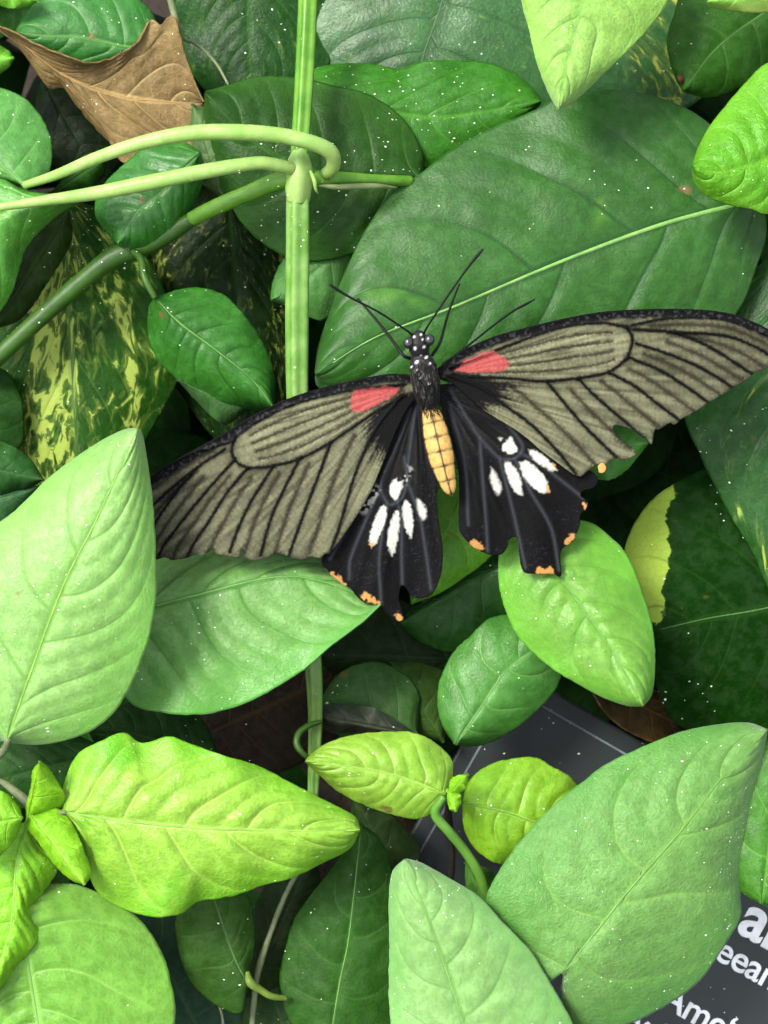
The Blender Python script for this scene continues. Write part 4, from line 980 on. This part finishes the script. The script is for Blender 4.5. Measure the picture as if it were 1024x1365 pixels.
HAIR = plain_mat('thorax_hair', col((44, 43, 40)), col((20, 20, 19)), rough=0.7, spec=0.1)
Vh, Fh = [], []
rh = random.Random(3)
for _ in range(620):
    i = rh.randrange(int(nb * 0.20), int(nb * 0.52)); a_ = rh.uniform(0.02, 0.98) * math.pi
    rad_dir = math.cos(a_) * sideA[i] + math.sin(a_) * upB[i]
    b0 = cen[i] + rad_dir * rad[i] * 0.93
    dr = rad_dir * rh.uniform(.10, .45) + tan[i] * rh.uniform(.5, 1.0) + np.array([rh.gauss(0, .16) for _ in range(3)])
    dr /= np.linalg.norm(dr)
    ln, wd = rh.uniform(0.0008, 0.0019), rh.uniform(0.00004, 0.00008)
    s1 = np.cross(dr, rad_dir); s1 /= np.linalg.norm(s1) + 1e-9; s2 = np.cross(dr, s1)
    o_ = len(Vh)
    for q_ in range(3):
        t_ = 2 * math.pi * q_ / 3
        Vh.append(b0 + wd * (math.cos(t_) * s1 + math.sin(t_) * s2))
    Vh.append(b0 + dr * ln - rad_dir * ln * 0.12)
    Fh += [(o_, o_ + 1, o_ + 3), (o_ + 1, o_ + 2, o_ + 3), (o_ + 2, o_, o_ + 3)]
mesh_obj('hair', Vh, Fh, HAIR, fly, origin=P(565, 515, 0))
EYE = plain_mat('butterfly_eye', (0.012, 0.012, 0.014, 1), rough=0.18, spec=0.6, bump=0.05)
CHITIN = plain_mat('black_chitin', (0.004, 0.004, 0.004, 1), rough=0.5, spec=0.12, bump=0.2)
for ex, ey in ((544.5, 457), (572.5, 453)):
    n1, n2 = 16, 24
    c0 = P(ex, ey, -4.6); r0 = 7.2 * WID / 1024
    V_, F_ = [], []
    for i in range(n1 + 1):
        p_ = math.pi * i / n1
        for j in range(n2):
            t_ = 2 * math.pi * j / n2
            V_.append(c0 + r0 * (math.sin(p_) * math.cos(t_) * R * 0.95 + math.sin(p_) * math.sin(t_) * U * 1.1 + math.cos(p_) * (-F)))
    for i in range(n1):
        for j in range(n2):
            k = (j + 1) % n2
            F_.append((i*n2+j, (i+1)*n2+j, (i+1)*n2+k, i*n2+k))
    mesh_obj('eye', V_, F_, EYE, fly, origin=c0)
tube('antenna', [(551, 447, -4.2, 1.5), (540, 439, -6, 1.4), (505, 416, -9, 1.4), (470, 398, -11, 1.5), (448, 385, -12, 2.1), (439, 379, -12.5, 1.3)], CHITIN, fly, n=50, sides=10)
tube('antenna', [(565, 444, -4.2, 1.5), (572, 432, -6, 1.4), (598, 393, -9, 1.4), (622, 359, -11, 1.5), (637, 340, -12, 2.1), (644, 332, -12.5, 1.3)], CHITIN, fly, n=50, sides=10)
tube('leg', [(548, 478, -1.5, 2.4), (538, 474, -2.5, 2.2), (524, 455, -1, 2.0), (508, 434, 1, 1.8), (492, 415, 3, 1.6), (477, 398, 4.5, 1.3)], CHITIN, fly, n=50, sides=10)
tube('leg', [(576, 474, -1.5, 2.2), (586, 458, -2, 2.0), (592, 438, 0, 1.8), (597, 420, 2, 1.6), (606, 395, 4, 1.4), (613, 378, 5.5, 1.1)], CHITIN, fly, n=50, sides=10)
tube('leg', [(590, 486, 1.2, 1.6), (625, 460, 2.5, 1.5), (655, 436, 4, 1.4), (682, 416, 5, 1.5), (702, 405, 6, 1.6), (713, 399, 6.6, .8)], CHITIN, fly, n=50, sides=10)  # thin dark line across the leaf beside the head, modelled as a tube
# ---------------------------------------------------------------- sign
PLQ = plain_mat('sign_black', col((40, 49, 50)), col((32, 41, 42)), scale=60, rough=0.45, spec=0.3, bump=0.08, speck=1.2)
WHITE = plain_mat('sign_lettering', col((235, 238, 240), 1.6), rough=0.5, bump=0.05)
LINE = plain_mat('sign_scratch', col((140, 148, 155)), rough=0.6)
s0 = P(676, 885, 42)
ax = math.radians(-30.0)
dirx = math.cos(ax) * R + math.sin(ax) * U
diry = -math.sin(ax) * R + math.cos(ax) * U          # up the plate
nrm = -F
tilt = math.radians(4)
diry = math.cos(tilt) * diry - math.sin(tilt) * nrm
nrm = np.cross(dirx, diry); nrm /= np.linalg.norm(nrm)
pxm = WID / 1024 * 442 / 400
def plate(name, x0, x1, y0, y1, z0, z1, mat, parent, bev=0.0006):
    """box on the sign; x to the reading direction, y down from the top corner, in photo pixels; z metres"""
    me_v = []
    for z in (z0, z1):
        for (x, y) in ((x0, y0), (x1, y0), (x1, y1), (x0, y1)):
            me_v.append(s0 + dirx * x * pxm - diry * y * pxm + nrm * z)
    fs = [(0, 1, 2, 3), (7, 6, 5, 4), (0, 4, 5, 1), (1, 5, 6, 2), (2, 6, 7, 3), (3, 7, 4, 0)]
    o = mesh_obj(name, me_v, fs, mat, parent, origin=s0, smooth_on=False)
    if bev:
        b = o.modifiers.new('edge', 'BEVEL'); b.width = bev; b.segments = 3
    return o
sign = root_empty('sign', s0)
tag(sign, 'black name sign with white lettering lying tilted under the leaves', 'sign')
plate('panel', 0, 720, 0, 520, -0.003, 0.0, PLQ, sign)
plate('border_line', 22, 698, 24, 26.5, 0.0, 0.00018, LINE, sign, 0)
plate('border_line', 22, 24.5, 28, 500, 0.0, 0.00018, LINE, sign, 0)
def text(body, px, py, size, rot=None, bold=0.0):
    cu = bpy.data.curves.new('lettering', 'FONT'); cu.body = body
    cu.size = size * WID / 1024 * 1.105; cu.extrude = 0.00006; cu.offset = bold * cu.size
    cu.space_character = 0.97
    cu.materials.append(WHITE)
    tmp = bpy.data.objects.new('lettering_shape', cu)
    me = bpy.data.meshes.new_from_object(tmp); bpy.data.objects.remove(tmp); bpy.data.curves.remove(cu)
    if not me.materials: me.materials.append(WHITE)
    o = bpy.data.objects.new('lettering', me); COL.objects.link(o)
    # point on the plate under that spot of the photo
    ray = P(px, py, 0) - CAM
    t = np.dot(s0 + nrm * 0.00012 - CAM, nrm) / np.dot(ray, nrm)
    pos = CAM + ray * t
    Mx = Matrix(((dirx[0], diry[0], nrm[0]), (dirx[1], diry[1], nrm[1]), (dirx[2], diry[2], nrm[2])))
    o.rotation_euler = Mx.to_euler()
    o.location = pos - s0
    o.parent = sign
    return o
text('ar', 981, 1240, 84, bold=0.022)
text('eean', 950, 1276, 50, bold=0.012)
text('Ame\u2018', 878, 1338, 50, bold=0.012)
text('with', 838, 1374, 50, bold=0.012)

# ---------------------------------------------------------------- soil and the dim undergrowth behind
SOIL = plain_mat('soil', (0.035, 0.026, 0.018, 1), (0.018, 0.014, 0.010, 1), scale=30, rough=0.9, spec=0.2, bump=1.0, dist=0.006)
n = 120
g1 = np.sign(np.linspace(-1, 1, n)) * np.abs(np.linspace(-1, 1, n)) ** 3 * 12
gx, gy = np.meshgrid(g1, g1)
gz = 0.012 * (noise(gx * 22, gy * 22, 50) - 0.5) + 0.005 * (noise(gx * 70, gy * 70, 51) - .5) - 0.012
idx = np.arange(n * n).reshape(n, n)
qf = np.stack([idx[:-1, :-1], idx[:-1, 1:], idx[1:, 1:], idx[1:, :-1]], -1).reshape(-1, 4)
so = mesh_obj('soil', np.stack([gx, gy, gz], -1).reshape(-1, 3), qf, SOIL, origin=(0, 0, 0))
so['kind'] = 'structure'

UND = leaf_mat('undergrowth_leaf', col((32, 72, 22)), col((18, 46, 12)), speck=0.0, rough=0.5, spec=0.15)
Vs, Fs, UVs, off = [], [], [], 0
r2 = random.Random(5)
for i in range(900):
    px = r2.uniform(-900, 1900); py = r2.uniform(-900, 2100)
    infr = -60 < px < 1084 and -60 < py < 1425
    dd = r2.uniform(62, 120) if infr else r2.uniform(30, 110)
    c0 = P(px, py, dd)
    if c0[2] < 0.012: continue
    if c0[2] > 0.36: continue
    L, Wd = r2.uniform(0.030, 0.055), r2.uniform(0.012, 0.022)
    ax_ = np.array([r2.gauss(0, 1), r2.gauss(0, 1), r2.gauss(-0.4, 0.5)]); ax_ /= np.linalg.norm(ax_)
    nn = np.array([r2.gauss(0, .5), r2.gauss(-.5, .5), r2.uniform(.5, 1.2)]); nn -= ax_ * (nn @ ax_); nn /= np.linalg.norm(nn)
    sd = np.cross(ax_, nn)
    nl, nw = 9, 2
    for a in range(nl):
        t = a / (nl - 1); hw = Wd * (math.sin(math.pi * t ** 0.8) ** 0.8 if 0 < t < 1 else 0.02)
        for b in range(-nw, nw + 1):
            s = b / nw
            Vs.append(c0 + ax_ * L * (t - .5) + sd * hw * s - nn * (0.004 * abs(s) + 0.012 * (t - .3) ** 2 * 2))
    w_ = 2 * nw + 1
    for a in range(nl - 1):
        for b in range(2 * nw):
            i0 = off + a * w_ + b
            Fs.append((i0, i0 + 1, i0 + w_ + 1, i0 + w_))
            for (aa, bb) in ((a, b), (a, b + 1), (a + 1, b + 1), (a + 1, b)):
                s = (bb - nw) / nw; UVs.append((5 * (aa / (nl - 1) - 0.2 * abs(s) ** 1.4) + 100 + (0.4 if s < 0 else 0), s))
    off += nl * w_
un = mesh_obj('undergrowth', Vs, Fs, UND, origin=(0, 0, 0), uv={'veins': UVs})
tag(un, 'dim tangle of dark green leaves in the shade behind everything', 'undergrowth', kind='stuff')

# ---------------------------------------------------------------- light, sky, camera
SUN_EL, SUN_AZ = math.radians(60), math.radians(-110)      # azimuth from +Y towards +X
w = bpy.data.worlds.new('World'); SC.world = w; w.use_nodes = True
nt = w.node_tree; bgn = nt.nodes['Background']
sky = nt.nodes.new('ShaderNodeTexSky'); sky.sky_type = 'NISHITA'; sky.sun_disc = False
sky.sun_elevation = SUN_EL; sky.sun_rotation = SUN_AZ
sky.air_density = 1.0; sky.dust_density = 3.0; sky.ozone_density = 1.0
hs_ = nt.nodes.new('ShaderNodeHueSaturation'); hs_.inputs['Saturation'].default_value = 0.25
nt.links.new(sky.outputs[0], hs_.inputs['Color']); nt.links.new(hs_.outputs[0], bgn.inputs[0]); bgn.inputs[1].default_value = 0.148
ld = bpy.data.lights.new('sun', 'SUN'); ld.energy = 1.8; ld.angle = math.radians(16); ld.color = (1.0, 0.95, 0.86)
lo = bpy.data.objects.new('sun', ld); COL.objects.link(lo)
sd = Vector((math.sin(SUN_AZ) * math.cos(SUN_EL), math.cos(SUN_AZ) * math.cos(SUN_EL), math.sin(SUN_EL)))
lo.rotation_euler = sd.to_track_quat('Z', 'Y').to_euler(); lo.location = (0, 0, 2)

cd = bpy.data.cameras.new('camera'); co = bpy.data.objects.new('camera', cd); COL.objects.link(co)
cd.sensor_fit = 'HORIZONTAL'; cd.sensor_width = 36
cd.angle = 2 * math.atan(WID / 2 / DIST)
cd.clip_start = 0.01; cd.clip_end = 100
co.location = CAM
co.rotation_euler = Matrix(((R[0], U[0], -F[0]), (R[1], U[1], -F[1]), (R[2], U[2], -F[2]))).to_euler()
SC.camera = co
cd.dof.use_dof = True; cd.dof.focus_distance = DIST - 0.002; cd.dof.aperture_fstop = 40
SC.view_settings.view_transform = 'Standard'; SC.view_settings.look = 'None'
SC.view_settings.gamma = 1; SC.view_settings.use_curve_mapping = False
SC.view_settings.exposure = 1.87
SC.cycles.use_denoising = True
SC.cycles.max_bounces = 6
SC.cycles.use_adaptive_sampling = True; SC.cycles.adaptive_threshold = 0.03
SC.render.film_transparent = False
